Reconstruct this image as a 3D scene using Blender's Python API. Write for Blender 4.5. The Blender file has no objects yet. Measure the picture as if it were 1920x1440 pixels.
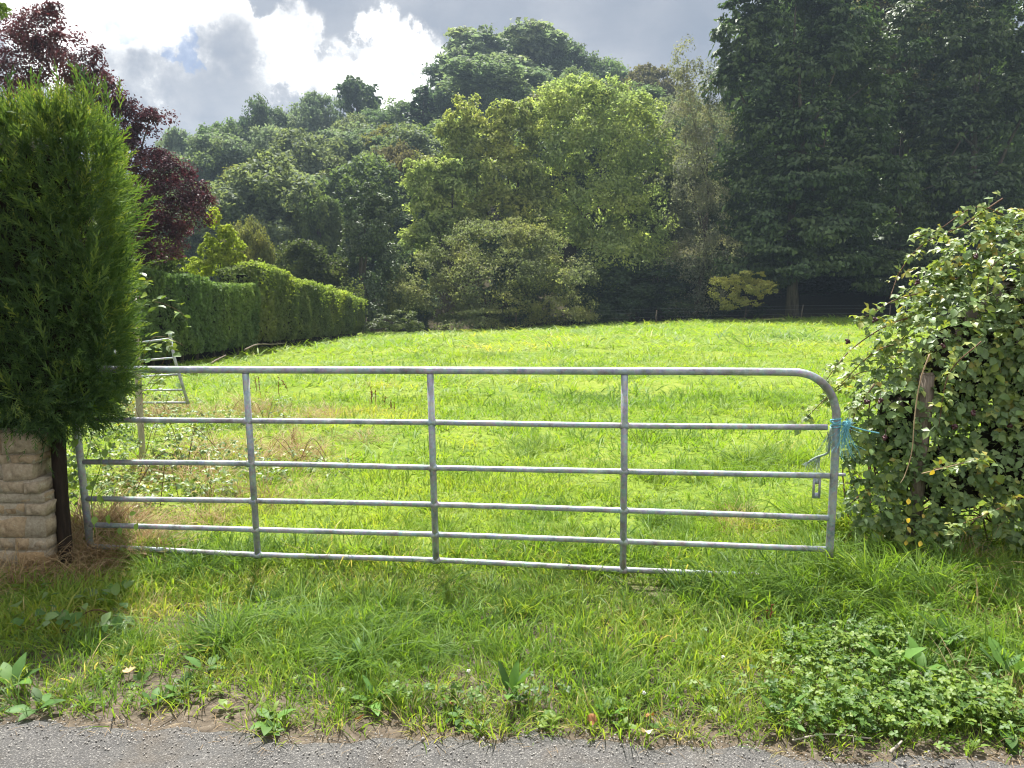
import bpy, math
import numpy as np
from mathutils import Vector, Matrix

# ------------------------------------------------------------------ camera, sky, sun, exposure
SC = bpy.context.scene
COL = SC.collection
PITCH = math.radians(7.0)
CAM = np.array([0.0, 0.0, 1.68])
FPX = 1440.0
cam_data = bpy.data.cameras.new("camera")
cam_data.sensor_width = 36.0
cam_data.lens = 36.0 * FPX / 1920.0
cam_data.clip_start = 0.05
cam_data.clip_end = 2000.0
cam = bpy.data.objects.new("camera", cam_data)
COL.objects.link(cam)
cam.location = CAM
cam.rotation_euler = (math.radians(90) - PITCH, 0, 0)
SC.camera = cam

SC.view_settings.view_transform = 'Standard'
SC.view_settings.look = 'None'
SC.view_settings.exposure = 1.45
SC.view_settings.gamma = 1.0
SC.view_settings.use_curve_mapping = False

SUN_AZ = math.radians(-16)      # from +Y towards -X
SUN_EL = math.radians(63)
sun_dir = np.array([math.sin(SUN_AZ) * math.cos(SUN_EL), math.cos(SUN_AZ) * math.cos(SUN_EL), math.sin(SUN_EL)])
sd = bpy.data.lights.new("sun", 'SUN')
sd.energy = 4.6
sd.angle = math.radians(0.8)
sd.color = (1.0, 0.965, 0.90)
so = bpy.data.objects.new("sun", sd)
COL.objects.link(so)
so.rotation_euler = Vector(-sun_dir).to_track_quat('-Z', 'Y').to_euler()
so.location = (0, 0, 60)


def pixdir(px, py):
    u = (px - 960.0) / FPX
    v = (720.0 - py) / FPX
    c, s = math.cos(PITCH), math.sin(PITCH)
    return np.array([u, c + v * s, -s + v * c])


def W(px, py, Y):
    """world point seen at photo pixel (px, py) standing Y metres ahead"""
    d = pixdir(px, py)
    return CAM + d * (Y / d[1])


class NT:
    """tiny node-tree writer"""
    def __init__(self, tree):
        self.t = tree
        tree.nodes.clear()

    def n(self, kind, **kw):
        nd = self.t.nodes.new(kind)
        for k, v in kw.items():
            setattr(nd, k, v)
        return nd

    def l(self, a, b):
        self.t.links.new(a, b)

    def setin(self, sock, v):
        if isinstance(v, bpy.types.NodeSocket):
            self.l(v, sock)
        else:
            if hasattr(sock.default_value, '__len__') and not isinstance(v, (float, int)):
                v = list(v)
                if len(sock.default_value) == 4 and len(v) == 3:
                    v = v + [1.0]
            sock.default_value = v

    def math(self, op, a, b=0.0, c=0.0, clamp=False):
        m = self.n('ShaderNodeMath', operation=op, use_clamp=clamp)
        self.setin(m.inputs[0], a)
        self.setin(m.inputs[1], b)
        self.setin(m.inputs[2], c)
        return m.outputs[0]

    def vmath(self, op, a, b=None, scale=None):
        m = self.n('ShaderNodeVectorMath', operation=op)
        self.setin(m.inputs[0], a)
        if b is not None:
            self.setin(m.inputs[1], b)
        if scale is not None:
            self.setin(m.inputs[3], scale)
        return m.outputs[1] if op == 'DOT_PRODUCT' else m.outputs[0]

    def mix(self, f, a, b, blend='MIX'):
        m = self.n('ShaderNodeMix', data_type='RGBA', blend_type=blend)
        self.setin(m.inputs[0], f)
        self.setin(m.inputs[6], a)
        self.setin(m.inputs[7], b)
        return m.outputs[2]

    def maprange(self, v, a, b, c=0.0, d=1.0, smooth=False):
        m = self.n('ShaderNodeMapRange', clamp=True)
        if smooth:
            m.interpolation_type = 'SMOOTHSTEP'
        self.setin(m.inputs[0], v)
        for i, x in enumerate((a, b, c, d)):
            m.inputs[i + 1].default_value = x
        return m.outputs[0]

    def noise(self, vec, scale, detail=3.0, rough=0.55, out=0):
        m = self.n('ShaderNodeTexNoise')
        if vec is not None:
            self.l(vec, m.inputs['Vector'])
        m.inputs['Scale'].default_value = scale
        m.inputs['Detail'].default_value = detail
        m.inputs['Roughness'].default_value = rough
        return m.outputs[out]

    def ramp(self, f, stops):
        m = self.n('ShaderNodeValToRGB')
        cr = m.color_ramp
        while len(cr.elements) > 1:
            cr.elements.remove(cr.elements[-1])
        cr.elements[0].position = stops[0][0]
        cr.elements[0].color = tuple(stops[0][1]) + (1,)
        for p, c in stops[1:]:
            e = cr.elements.new(p)
            e.color = tuple(c) + (1,)
        self.setin(m.inputs[0], f)
        return m.outputs[0]


# ---- world: blue sky behind a broken layer of cloud that is bright towards the sun, with added fill rifts out of view
world = bpy.data.worlds.new("World")
SC.world = world
world.use_nodes = True
T = NT(world.node_tree)
tc = T.n('ShaderNodeTexCoord')
D = tc.outputs['Generated']
sky = T.n('ShaderNodeTexSky', sky_type='NISHITA', sun_disc=False)
sky.sun_elevation = SUN_EL
sky.sun_rotation = SUN_AZ
sky.altitude = 100
sky.dust_density = 2.0
SKY_STRENGTH = 0.05
blue = T.mix(1.0, T.vmath('SCALE', sky.outputs[0], scale=SKY_STRENGTH), (0.34, 0.5, 0.75), 'MULTIPLY')
sep = T.n('ShaderNodeSeparateXYZ')
T.l(D, sep.inputs[0])
zc = T.math('ADD', T.math('MAXIMUM', sep.outputs[2], 0.0), 0.22)
comb = T.n('ShaderNodeCombineXYZ')
T.l(T.math('DIVIDE', sep.outputs[0], zc), comb.inputs[0])
T.l(T.math('DIVIDE', sep.outputs[1], zc), comb.inputs[1])
flat = comb.outputs[0]
n1 = T.noise(flat, 1.6, 5.0, 0.55)
n2 = T.noise(flat, 4.2, 6.0, 0.6)
n3 = T.noise(D, 14.0, 6.0, 0.52)
n4 = T.noise(D, 6.0, 3.0, 0.5)
warp = T.vmath('SCALE', T.vmath('SUBTRACT', T.noise(D, 13.0, 7.0, 0.62, out=1), (0.5, 0.5, 0.5)), scale=0.16)
Dw = T.vmath('NORMALIZE', T.vmath('ADD', D, warp))


def sky_blobs(lst):
    tot = None
    for px, py, r, a in lst:
        d = pixdir(px, py)
        d = d / np.linalg.norm(d)
        cr = math.cos(math.atan(r / FPX))
        f = T.maprange(T.vmath('DOT_PRODUCT', Dw, tuple(d)), 1 - (1 - cr) * 2.4, 1.0, 0.0, a, True)
        tot = f if tot is None else T.math('ADD', tot, f)
    return tot


bright = sky_blobs([(190, 40, 120, 1), (270, 95, 120, 1), (330, 50, 100, .8), (370, 120, 90, .9), (270, 10, 100, .8),
                    (440, 110, 70, .7), (548, 45, 52, .9), (590, 125, 60, .6), (700, 75, 48, .8), (735, 120, 48, .6),
                    (500, 130, 60, .7), (760, 170, 60, .6), (690, 150, 50, .4), (850, 135, 50, .4), (810, 160, 60, .4)])
holes = sky_blobs([(200, 16, 30, .85), (240, 42, 20, .75), (322, 85, 18, .8), (330, 100, 14, .7), (170, 10, 20, .7)])
dull = sky_blobs([(400, 190, 90, .8), (470, 40, 60, .7), (620, 60, 45, .6), (280, 210, 110, .8), (470, 190, 60, .5), (600, 190, 70, .35)])
fill_rifts = T.maprange(n1, 0.36, 0.58, 0.0, 0.85, True)        # bright cloud rifts outside the view, spread wide to add fill light
infront = T.maprange(sep.outputs[1], 0.55, 0.8, 1.0, 0.0, True)  # keeps the added fill rifts out of the sky ahead
bsum = T.math('ADD', T.math('MINIMUM', bright, 0.92), T.math('MULTIPLY', fill_rifts, infront))
bsum = T.math('SUBTRACT', bsum, T.math('MULTIPLY', dull, 0.55))
bsum = T.math('ADD', bsum, T.math('MULTIPLY', T.math('MULTIPLY', T.math('SUBTRACT', n3, 0.5), 2.3), T.math('MINIMUM', T.math('ADD', T.math('MULTIPLY', bsum, 1.3), 0.22), 1.0)))
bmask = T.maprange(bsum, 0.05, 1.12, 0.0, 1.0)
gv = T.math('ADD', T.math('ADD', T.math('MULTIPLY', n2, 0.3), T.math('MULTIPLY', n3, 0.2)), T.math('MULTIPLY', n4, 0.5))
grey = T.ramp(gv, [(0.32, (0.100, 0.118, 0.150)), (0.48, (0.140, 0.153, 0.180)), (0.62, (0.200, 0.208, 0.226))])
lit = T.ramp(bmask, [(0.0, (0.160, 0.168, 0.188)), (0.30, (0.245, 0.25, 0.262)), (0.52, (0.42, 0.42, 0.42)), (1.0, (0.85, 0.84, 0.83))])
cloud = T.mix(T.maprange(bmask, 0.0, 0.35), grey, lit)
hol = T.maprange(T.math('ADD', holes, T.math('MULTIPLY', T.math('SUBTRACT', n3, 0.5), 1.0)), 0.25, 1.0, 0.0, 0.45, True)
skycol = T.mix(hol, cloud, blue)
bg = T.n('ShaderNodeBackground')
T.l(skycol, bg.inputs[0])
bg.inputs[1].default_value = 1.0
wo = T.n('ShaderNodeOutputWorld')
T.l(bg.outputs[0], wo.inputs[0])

cy = SC.cycles
world.cycles.sampling_method = 'NONE'
cy.use_adaptive_sampling = True
cy.adaptive_threshold = 0.015
cy.pixel_filter_type = 'BLACKMAN_HARRIS'
cy.filter_width = 1.1
cy.max_bounces = 8
cy.diffuse_bounces = 4
cy.glossy_bounces = 2
cy.transmission_bounces = 5
cy.transparent_max_bounces = 4
cy.volume_bounces = 0
cy.caustics_reflective = False
cy.caustics_refractive = False
cy.use_denoising = True
cy.denoising_input_passes = 'RGB_ALBEDO_NORMAL'
cy.sample_clamp_indirect = 6.0

# ------------------------------------------------------------------ helpers
RNG = np.random.default_rng(7)


def new_mesh(name, V, *Fs, smooth=False, mat=None):
    V = np.asarray(V, dtype=np.float32)
    m = bpy.data.meshes.new(name)
    m.vertices.add(len(V))
    m.vertices.foreach_set('co', V.ravel())
    loops, starts, off = [], [], 0
    for F in Fs:
        F = np.asarray(F, dtype=np.int32)
        if not len(F):
            continue
        loops.append(F.ravel())
        starts.append(off + np.arange(len(F)) * F.shape[1])
        off += F.size
    loops = np.concatenate(loops)
    starts = np.concatenate(starts).astype(np.int32)
    m.loops.add(len(loops))
    m.loops.foreach_set('vertex_index', loops)
    m.polygons.add(len(starts))
    m.polygons.foreach_set('loop_start', starts)
    if smooth:
        m.polygons.foreach_set('use_smooth', np.ones(len(starts), dtype=bool))
    m.update(calc_edges=True)
    if mat:
        m.materials.append(mat)
    return m


def add(name, data, parent=None, kind=None, label=None, cat=None, group=None, color=None):
    o = bpy.data.objects.new(name, data)
    COL.objects.link(o)
    if parent:
        o.parent = parent
    tag(o, label, cat, group, kind)
    if color:
        o.color = tuple(color) + (1,)
    return o


def tag(o, label=None, cat=None, group=None, kind=None):
    if label:
        o['label'] = label
    if cat:
        o['category'] = cat
    if group:
        o['group'] = group
    if kind:
        o['kind'] = kind


def thing(name, label, cat, loc, group=None):
    o = add(name, None, None, None, label, cat, group)
    o.location = loc
    o.empty_display_size = 0.2
    return o


class MB:
    """collects vertices and faces of one mesh"""
    def __init__(self):
        self.v, self.q, self.t, self.n = [], [], [], 0

    def put(self, V, Q=None, Tr=None):
        V = np.asarray(V, dtype=float)
        if Q is not None and len(Q):
            self.q.append(np.asarray(Q) + self.n)
        if Tr is not None and len(Tr):
            self.t.append(np.asarray(Tr) + self.n)
        self.v.append(V)
        self.n += len(V)

    def tube(self, path, radii, sides=8, cap=True):
        P = np.asarray(path, dtype=float)
        n = len(P)
        R = np.full(n, radii) if np.isscalar(radii) else np.asarray(radii, dtype=float)
        tang = np.gradient(P, axis=0)
        tang /= np.linalg.norm(tang, axis=1)[:, None] + 1e-9
        a = np.array([0, 0, 1.0]) if abs(tang[0][2]) < 0.8 else np.array([1.0, 0, 0])
        V = []
        th = np.arange(sides) * 2 * math.pi / sides
        for i in range(n):
            b = np.cross(tang[i], a)
            b /= np.linalg.norm(b) + 1e-9
            c = np.cross(b, tang[i])
            a = c
            V.append(P[i] + R[i] * (np.cos(th)[:, None] * b + np.sin(th)[:, None] * c))
        V = np.concatenate(V)
        Q = []
        for i in range(n - 1):
            for k in range(sides):
                k2 = (k + 1) % sides
                Q.append((i * sides + k, i * sides + k2, (i + 1) * sides + k2, (i + 1) * sides + k))
        Tr = []
        if cap:
            V = np.concatenate([V, P[:1], P[-1:]])
            s0, s1 = n * sides, n * sides + 1
            for k in range(sides):
                k2 = (k + 1) % sides
                Tr.append((s0, k2, k))
                Tr.append((s1, (n - 1) * sides + k, (n - 1) * sides + k2))
        self.put(V, Q, Tr)

    def box(self, c, s, jit=0.0, rng=RNG):
        c = np.asarray(c, float)
        s = np.asarray(s, float) / 2
        V = np.array([(x, y, z) for x in (-1, 1) for y in (-1, 1) for z in (-1, 1)], float) * s
        V += rng.normal(0, 1, V.shape) * jit
        Q = [(0, 1, 3, 2), (4, 6, 7, 5), (0, 4, 5, 1), (2, 3, 7, 6), (0, 2, 6, 4), (1, 5, 7, 3)]
        self.put(V + c, Q)

    def arrays(self):
        return (np.concatenate(self.v), np.concatenate(self.q) if self.q else None, np.concatenate(self.t) if self.t else None)

    def mesh(self, name, mat=None, smooth=False):
        V = np.concatenate(self.v)
        Fs = []
        if self.q:
            Fs.append(np.concatenate(self.q))
        if self.t:
            Fs.append(np.concatenate(self.t))
        return new_mesh(name, V, *Fs, smooth=smooth, mat=mat)


def unit(v):
    return v / (np.linalg.norm(v, axis=-1, keepdims=True) + 1e-9)


def rand_dirs(n, rng):
    return unit(rng.normal(size=(n, 3)))


def frames_to_euler(X, Y, Z):
    """rotation matrices with columns X,Y,Z -> XYZ euler"""
    b = -np.arcsin(np.clip(X[:, 2], -1, 1))
    a = np.arctan2(Y[:, 2], Z[:, 2])
    c = np.arctan2(X[:, 1], X[:, 0])
    return np.stack([a, b, c], 1)


def aim_z(dirs, rng):
    """eulers that turn local +Z into dirs with a random twist"""
    Z = unit(dirs)
    r = rand_dirs(len(Z), rng)
    X = unit(np.cross(r, Z))
    Y = np.cross(Z, X)
    return frames_to_euler(X, Y, Z)


def vnoise(P, scale, seed=0):
    """cheap smooth value noise in 2-D or 3-D, about -1..1"""
    P = np.asarray(P, float) * scale + seed * 17.31
    P = P[:, :2] if P.shape[1] == 2 else P
    i = np.floor(P).astype(np.int64)
    f = P - i
    f = f * f * (3 - 2 * f)
    dim = P.shape[1]
    tot = np.zeros(len(P))
    for corner in range(2 ** dim):
        w = np.ones(len(P))
        h = np.zeros(len(P), dtype=np.int64)
        for d in range(dim):
            bit = (corner >> d) & 1
            w *= f[:, d] if bit else 1 - f[:, d]
            h = h * 73856093 + (i[:, d] + bit) * (19349663 + d * 83492791)
        h = (h ^ (h >> 13)) * 1274126177
        h = (h ^ (h >> 16)) & 0xFFFF
        tot += w * (h / 32767.5 - 1)
    return tot


def fbm(P, scale, seed=0, octs=3):
    t, a, s = 0, 1.0, 0
    for k in range(octs):
        t = t + a * vnoise(P, scale * 2 ** k, seed + k * 5)
        s += a
        a *= 0.5
    return t / s


# ------------------------------------------------------------------ materials
def make_mat(name):
    m = bpy.data.materials.new(name)
    m.use_nodes = True
    return m, NT(m.node_tree)


def finish(t, shader, disp=None):
    o = t.n('ShaderNodeOutputMaterial')
    t.l(shader, o.inputs[0])
    if disp is not None:
        t.l(disp, o.inputs[2])


def principled(t, col, rough=0.6, spec=0.3, metal=0.0, bump=None, bstr=0.3, bdist=0.01):
    p = t.n('ShaderNodeBsdfPrincipled')
    t.setin(p.inputs['Base Color'], col)
    t.setin(p.inputs['Roughness'], rough)
    t.setin(p.inputs['Specular IOR Level'], spec)
    t.setin(p.inputs['Metallic'], metal)
    if bump is not None:
        b = t.n('ShaderNodeBump')
        b.inputs['Strength'].default_value = bstr
        b.inputs['Distance'].default_value = bdist
        t.l(bump, b.inputs['Height'])
        t.l(b.outputs[0], p.inputs['Normal'])
    return p.outputs[0]


def leaf_shader(t, col, tcol, tfac, rough, spec):
    p = principled(t, col, rough, spec)
    tr = t.n('ShaderNodeBsdfTranslucent')
    t.setin(tr.inputs[0], tcol)
    mx = t.n('ShaderNodeMixShader')
    mx.inputs[0].default_value = tfac
    t.l(p, mx.inputs[1])
    t.l(tr.outputs[0], mx.inputs[2])
    return mx.outputs[0]


def foliage_mat(name, tfac=0.42, rough=0.5, spec=0.35, tmul=(1.3, 1.45, 0.85), vary=0.5, nscale=0.5):
    """leaf colour = the object's own colour, varied leaf by leaf and branch by branch"""
    m, t = make_mat(name)
    oi = t.n('ShaderNodeObjectInfo')
    geo = t.n('ShaderNodeNewGeometry')
    tcn = t.n('ShaderNodeTexCoord')
    nz = t.noise(tcn.outputs['Object'], nscale, 2.0)
    k = t.math('ADD', t.math('MULTIPLY', geo.outputs['Random Per Island'], vary), t.math('MULTIPLY', nz, 0.9))
    k = t.math('ADD', k, 1.0 - 0.45 - vary / 2)
    col = t.vmath('SCALE', oi.outputs['Color'], scale=k)
    yel = t.mix(1.0, col, (1.22, 1.06, 0.8), 'MULTIPLY')
    col = t.mix(t.maprange(nz, 0.42, 0.68), col, yel)
    tcol = t.mix(1.0, col, tmul, 'MULTIPLY')
    finish(t, leaf_shader(t, col, tcol, tfac, rough, spec))
    return m


def instance_mat(name, stops, tfac=0.4, rough=0.5, spec=0.35, tmul=(1.6, 1.5, 0.6), jitter=0.3):
    """colour from the 'tint' number each scattered piece carries, varied leaf by leaf"""
    m, t = make_mat(name)
    at = t.n('ShaderNodeAttribute', attribute_type='GEOMETRY', attribute_name='tint')
    geo = t.n('ShaderNodeNewGeometry')
    j = t.math('MULTIPLY', t.math('SUBTRACT', geo.outputs['Random Per Island'], 0.5), jitter)
    col = t.ramp(t.math('ADD', at.outputs['Fac'], j, clamp=True), stops)
    tcol = t.mix(1.0, col, tmul, 'MULTIPLY')
    finish(t, leaf_shader(t, col, tcol, tfac, rough, spec))
    return m


M_TREE = foliage_mat("tree_leaves", tfac=0.45, rough=0.6, spec=0.14, nscale=0.35)
M_GLOSSTREE = foliage_mat("glossy_tree_leaves", tfac=0.28, rough=0.52, spec=0.32, nscale=0.3, vary=0.7)
M_COPPER = foliage_mat("copper_leaves", tfac=0.35, rough=0.55, spec=0.25, tmul=(1.6, 0.85, 0.9), vary=0.9, nscale=0.6)
M_BRAMBLE = instance_mat("bramble_leaves", [(0.0, (0.075, 0.130, 0.048)), (0.5, (0.16, 0.24, 0.085)), (0.8, (0.27, 0.33, 0.10)), (1.0, (0.38, 0.29, 0.06))],
                         tfac=0.34, rough=0.46, spec=0.5, jitter=0.34)
M_CONIFER = instance_mat("conifer_sprays", [(0.0, (0.036, 0.075, 0.032)), (0.45, (0.078, 0.145, 0.046)), (0.8, (0.155, 0.23, 0.052)), (1.0, (0.25, 0.29, 0.07))],
                         tfac=0.38, rough=0.6, spec=0.25, jitter=0.35)
M_GRASS = instance_mat("grass_blades", [(0.0, (0.068, 0.135, 0.030)), (0.3, (0.148, 0.250, 0.038)), (0.6, (0.250, 0.320, 0.056)), (0.8, (0.35, 0.335, 0.10)), (1.0, (0.46, 0.38, 0.20))],
                       tfac=0.48, rough=0.5, spec=0.22, tmul=(1.5, 1.5, 0.55), jitter=0.22)
M_STRAW = instance_mat("dry_grass", [(0.0, (0.14, 0.09, 0.045)), (0.5, (0.34, 0.235, 0.12)), (1.0, (0.52, 0.42, 0.25))], tfac=0.3, rough=0.6, spec=0.25, tmul=(1.1, 1.0, 0.9), jitter=0.5)


def solid_leaf(name, col, tfac=0.35, rough=0.4, spec=0.45, vein=True):
    m, t = make_mat(name)
    tcn = t.n('ShaderNodeTexCoord')
    oi = t.n('ShaderNodeObjectInfo')
    nz = t.noise(tcn.outputs['Object'], 18.0, 3.0)
    k = t.math('ADD', t.math('MULTIPLY', nz, 0.7), t.math('MULTIPLY', oi.outputs['Random'], 0.7))
    c = t.vmath('SCALE', tuple(col), scale=t.math('ADD', k, 0.3))
    tcol = t.mix(1.0, c, (1.5, 1.4, 0.6), 'MULTIPLY')
    finish(t, leaf_shader(t, c, tcol, tfac, rough, spec))
    return m


M_DOCK = solid_leaf("dock_leaf", (0.10, 0.20, 0.04), rough=.55, spec=.22)
M_WEED = solid_leaf("weed_leaf", (0.075, 0.155, 0.04), rough=.55, spec=.22)
M_BRLEAF = solid_leaf("bramble_leaf", (0.13, 0.21, 0.065), tfac=0.3, rough=0.44, spec=0.5)
M_BRYEL = solid_leaf("pale_bramble_leaf", (0.17, 0.23, 0.035), tfac=0.4, rough=0.36, spec=0.5)
M_YELLOW = solid_leaf("yellow_leaf", (0.42, 0.32, 0.05), tfac=0.35)
M_DEADLEAF = solid_leaf("dead_leaf", (0.33, 0.16, 0.07), tfac=0.15, rough=0.8, spec=0.2)
M_BIND = solid_leaf("bindweed_leaf", (0.15, 0.25, 0.04), tfac=0.4)


def bark(name, c1, c2, scale=6.0, rough=0.9):
    m, t = make_mat(name)
    tcn = t.n('ShaderNodeTexCoord')
    mp = t.n('ShaderNodeMapping')
    mp.inputs['Scale'].default_value = (1, 1, 0.18)
    t.l(tcn.outputs['Object'], mp.inputs[0])
    nz = t.noise(mp.outputs[0], scale, 6.0, 0.65)
    col = t.ramp(nz, [(0.3, c1), (0.7, c2)])
    finish(t, principled(t, col, rough, 0.2, bump=nz, bstr=0.8, bdist=0.02))
    return m


M_BARK = bark("bark", (0.035, 0.028, 0.02), (0.12, 0.10, 0.075))
M_POST = bark("weathered_post_wood", (0.07, 0.055, 0.04), (0.24, 0.20, 0.155), 40.0)
M_DARKPOST = bark("dark_creosoted_wood", (0.012, 0.009, 0.007), (0.04, 0.028, 0.02), 40.0)
M_PALEWOOD = bark("bleached_wood", (0.22, 0.19, 0.15), (0.46, 0.42, 0.35), 30.0)
M_CANE = bark("bramble_cane", (0.07, 0.03, 0.02), (0.17, 0.10, 0.05), 25.0, 0.6)
M_PALECANE = bark("pale_bramble_cane", (0.30, 0.20, 0.11), (0.50, 0.38, 0.24), 25.0, 0.6)
M_DOCKSTALK = bark("dead_dock_stalk", (0.09, 0.03, 0.015), (0.24, 0.09, 0.04), 30.0)


def galv():
    m, t = make_mat("galvanised_steel")
    tcn = t.n('ShaderNodeTexCoord')
    n = t.noise(tcn.outputs['Object'], 9.0, 5.0, 0.6)
    n2 = t.noise(tcn.outputs['Object'], 60.0, 4.0, 0.6)
    v = t.n('ShaderNodeTexVoronoi')
    v.inputs['Scale'].default_value = 45.0
    t.l(tcn.outputs['Object'], v.inputs['Vector'])
    k = t.math('ADD', t.math('MULTIPLY', n, 0.65), t.math('MULTIPLY', n2, 0.35))
    col = t.ramp(k, [(0.30, (0.13, 0.138, 0.14)), (0.43, (0.28, 0.30, 0.315)), (0.6, (0.40, 0.43, 0.455)), (0.76, (0.56, 0.58, 0.59))])
    col = t.mix(0.15, col, v.outputs['Color'], 'OVERLAY')
    stain = t.maprange(t.noise(tcn.outputs['Object'], 4.0, 6.0, 0.7), 0.54, 0.68)
    col = t.mix(t.math('MULTIPLY', stain, 0.65), col, (0.12, 0.10, 0.075))
    rg = t.maprange(n2, 0.3, 0.7, 0.42, 0.65)
    finish(t, principled(t, col, rg, 0.5, 0.35, bump=n2, bstr=0.25, bdist=0.002))
    return m


M_GALV = galv()


def stone_mat():
    m, t = make_mat("limestone")
    tcn = t.n('ShaderNodeTexCoord')
    oi = t.n('ShaderNodeObjectInfo')
    n = t.noise(tcn.outputs['Object'], 26.0, 8.0, 0.7)
    n2 = t.noise(tcn.outputs['Object'], 110.0, 5.0, 0.7)
    col = t.ramp(n, [(0.25, (0.15, 0.115, 0.075)), (0.5, (0.35, 0.285, 0.20)), (0.75, (0.52, 0.445, 0.33))])
    warm = t.mix(1.0, col, (1.0, 0.84, 0.64), 'MULTIPLY')
    col = t.mix(t.maprange(oi.outputs['Random'], 0.35, 0.9, 0.0, 0.9), col, warm)
    lich = t.maprange(t.noise(tcn.outputs['Object'], 30.0, 5.0, 0.7), 0.62, 0.7)
    col = t.mix(t.math('MULTIPLY', lich, 0.5), col, (0.5, 0.5, 0.46))
    h = t.math('ADD', n, t.math('MULTIPLY', n2, 0.5))
    finish(t, principled(t, col, 0.92, 0.2, bump=h, bstr=1.0, bdist=0.010))
    return m


M_STONE = stone_mat()


def mortar_mat():
    m, t = make_mat("mortar")
    tcn = t.n('ShaderNodeTexCoord')
    n = t.noise(tcn.outputs['Object'], 50.0, 6.0, 0.7)
    col = t.ramp(n, [(0.3, (0.27, 0.225, 0.165)), (0.7, (0.50, 0.44, 0.34))])
    finish(t, principled(t, col, 0.95, 0.15, bump=n, bstr=1.0, bdist=0.012))
    return m


M_MORTAR = mortar_mat()


def plain(name, col, rough=0.7, spec=0.3, var=0.4, scale=30.0):
    m, t = make_mat(name)
    tcn = t.n('ShaderNodeTexCoord')
    n = t.noise(tcn.outputs['Object'], scale, 4.0, 0.6)
    c = t.vmath('SCALE', tuple(col), scale=t.maprange(n, 0.25, 0.75, 1 - var, 1 + var))
    finish(t, principled(t, c, rough, spec))
    return m


M_ROPE = plain("blue_twine", (0.16, 0.42, 0.50), 0.75, 0.3, 0.45, 120.0)
M_OLDROPE = plain("faded_old_twine", (0.26, 0.33, 0.28), 0.85, 0.2, 0.5, 90.0)
M_GREENROPE = plain("dark_green_twine", (0.02, 0.10, 0.075), 0.8, 0.2, 0.4, 90.0)
M_BERRY = plain("bramble_berry", (0.05, 0.010, 0.014), 0.35, 0.5, 0.7, 60.0)
M_FLOWER = plain("white_petals", (0.75, 0.74, 0.68), 0.7, 0.2, 0.1)
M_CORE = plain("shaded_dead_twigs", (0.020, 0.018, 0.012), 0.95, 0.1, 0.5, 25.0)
M_CHIP = plain("road_chippings", (0.27, 0.255, 0.235), 0.9, 0.3, 0.45, 6.0)

# ------------------------------------------------------------------ terrain
def edge_y(x):
    """the line where the road stops and the verge begins"""
    x = np.asarray(x, float)
    return 2.685 - 0.055 * x + 0.035 * np.sin(x * 3.1 + 0.6) + 0.02 * np.sin(x * 9.7) + 0.012 * np.sin(x * 23.0)


def G(x, y):
    x = np.asarray(x, float)
    y = np.asarray(y, float)
    t = np.clip((y - 2.6) / 2.2, 0, 1)
    z = -0.085 * t * t * (3 - 2 * t)
    far = np.clip(y - 5.0, 0, 70)
    z = z - 0.0155 * far + np.interp(x, [-40, -12, 0, 12, 30, 45], [-1.0, -.72, -.34, .16, .42, .5]) * np.clip((y - 5) / 50, 0, 1.2)
    # gentle swell in the pasture
    z = z + 0.22 * np.exp(-((x - 3) / 9) ** 2 - ((y - 33) / 9) ** 2) * np.clip((y - 6) / 10, 0, 1)
    P = np.stack([np.broadcast_to(x, z.shape).ravel(), np.broadcast_to(y, z.shape).ravel()], 1)
    lump = vnoise(P, 0.45, 3).reshape(z.shape) * 0.05 + vnoise(P, 1.3, 5).reshape(z.shape) * 0.03
    lump = lump * np.clip((y - edge_y(x)) / 0.8, 0, 1) * np.clip((130 - y) / 40, 0.0, 1)
    z = z + lump * np.where(y < 5.2, 0.5, 1.0)
    # bank at the right, below the brambles
    z = z + 0.10 * np.clip((x - 1.3) / 1.2, 0, 1) * np.clip((y - 3.2) / 1.0, 0, 1) * np.clip((9 - y) / 3, 0, 1)
    # wooded hill
    u = x / np.maximum(y, 20.0)
    sl = np.interp(u, [-1.2, -.7, -.45, -.33, -.15, 0, .1, .2, .4, 1.0], [.05, .10, .17, .29, .36, .45, .43, .36, .34, .2])
    s = np.clip(y - 66, 0, None)
    s = 82 * (1 - np.exp(-s / 82)) * 1.35
    s = np.minimum(s, s * 0 + 84)
    return z + sl * s


def gz(x, y):
    return float(G(np.array([x]), np.array([y]))[0])


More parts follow.
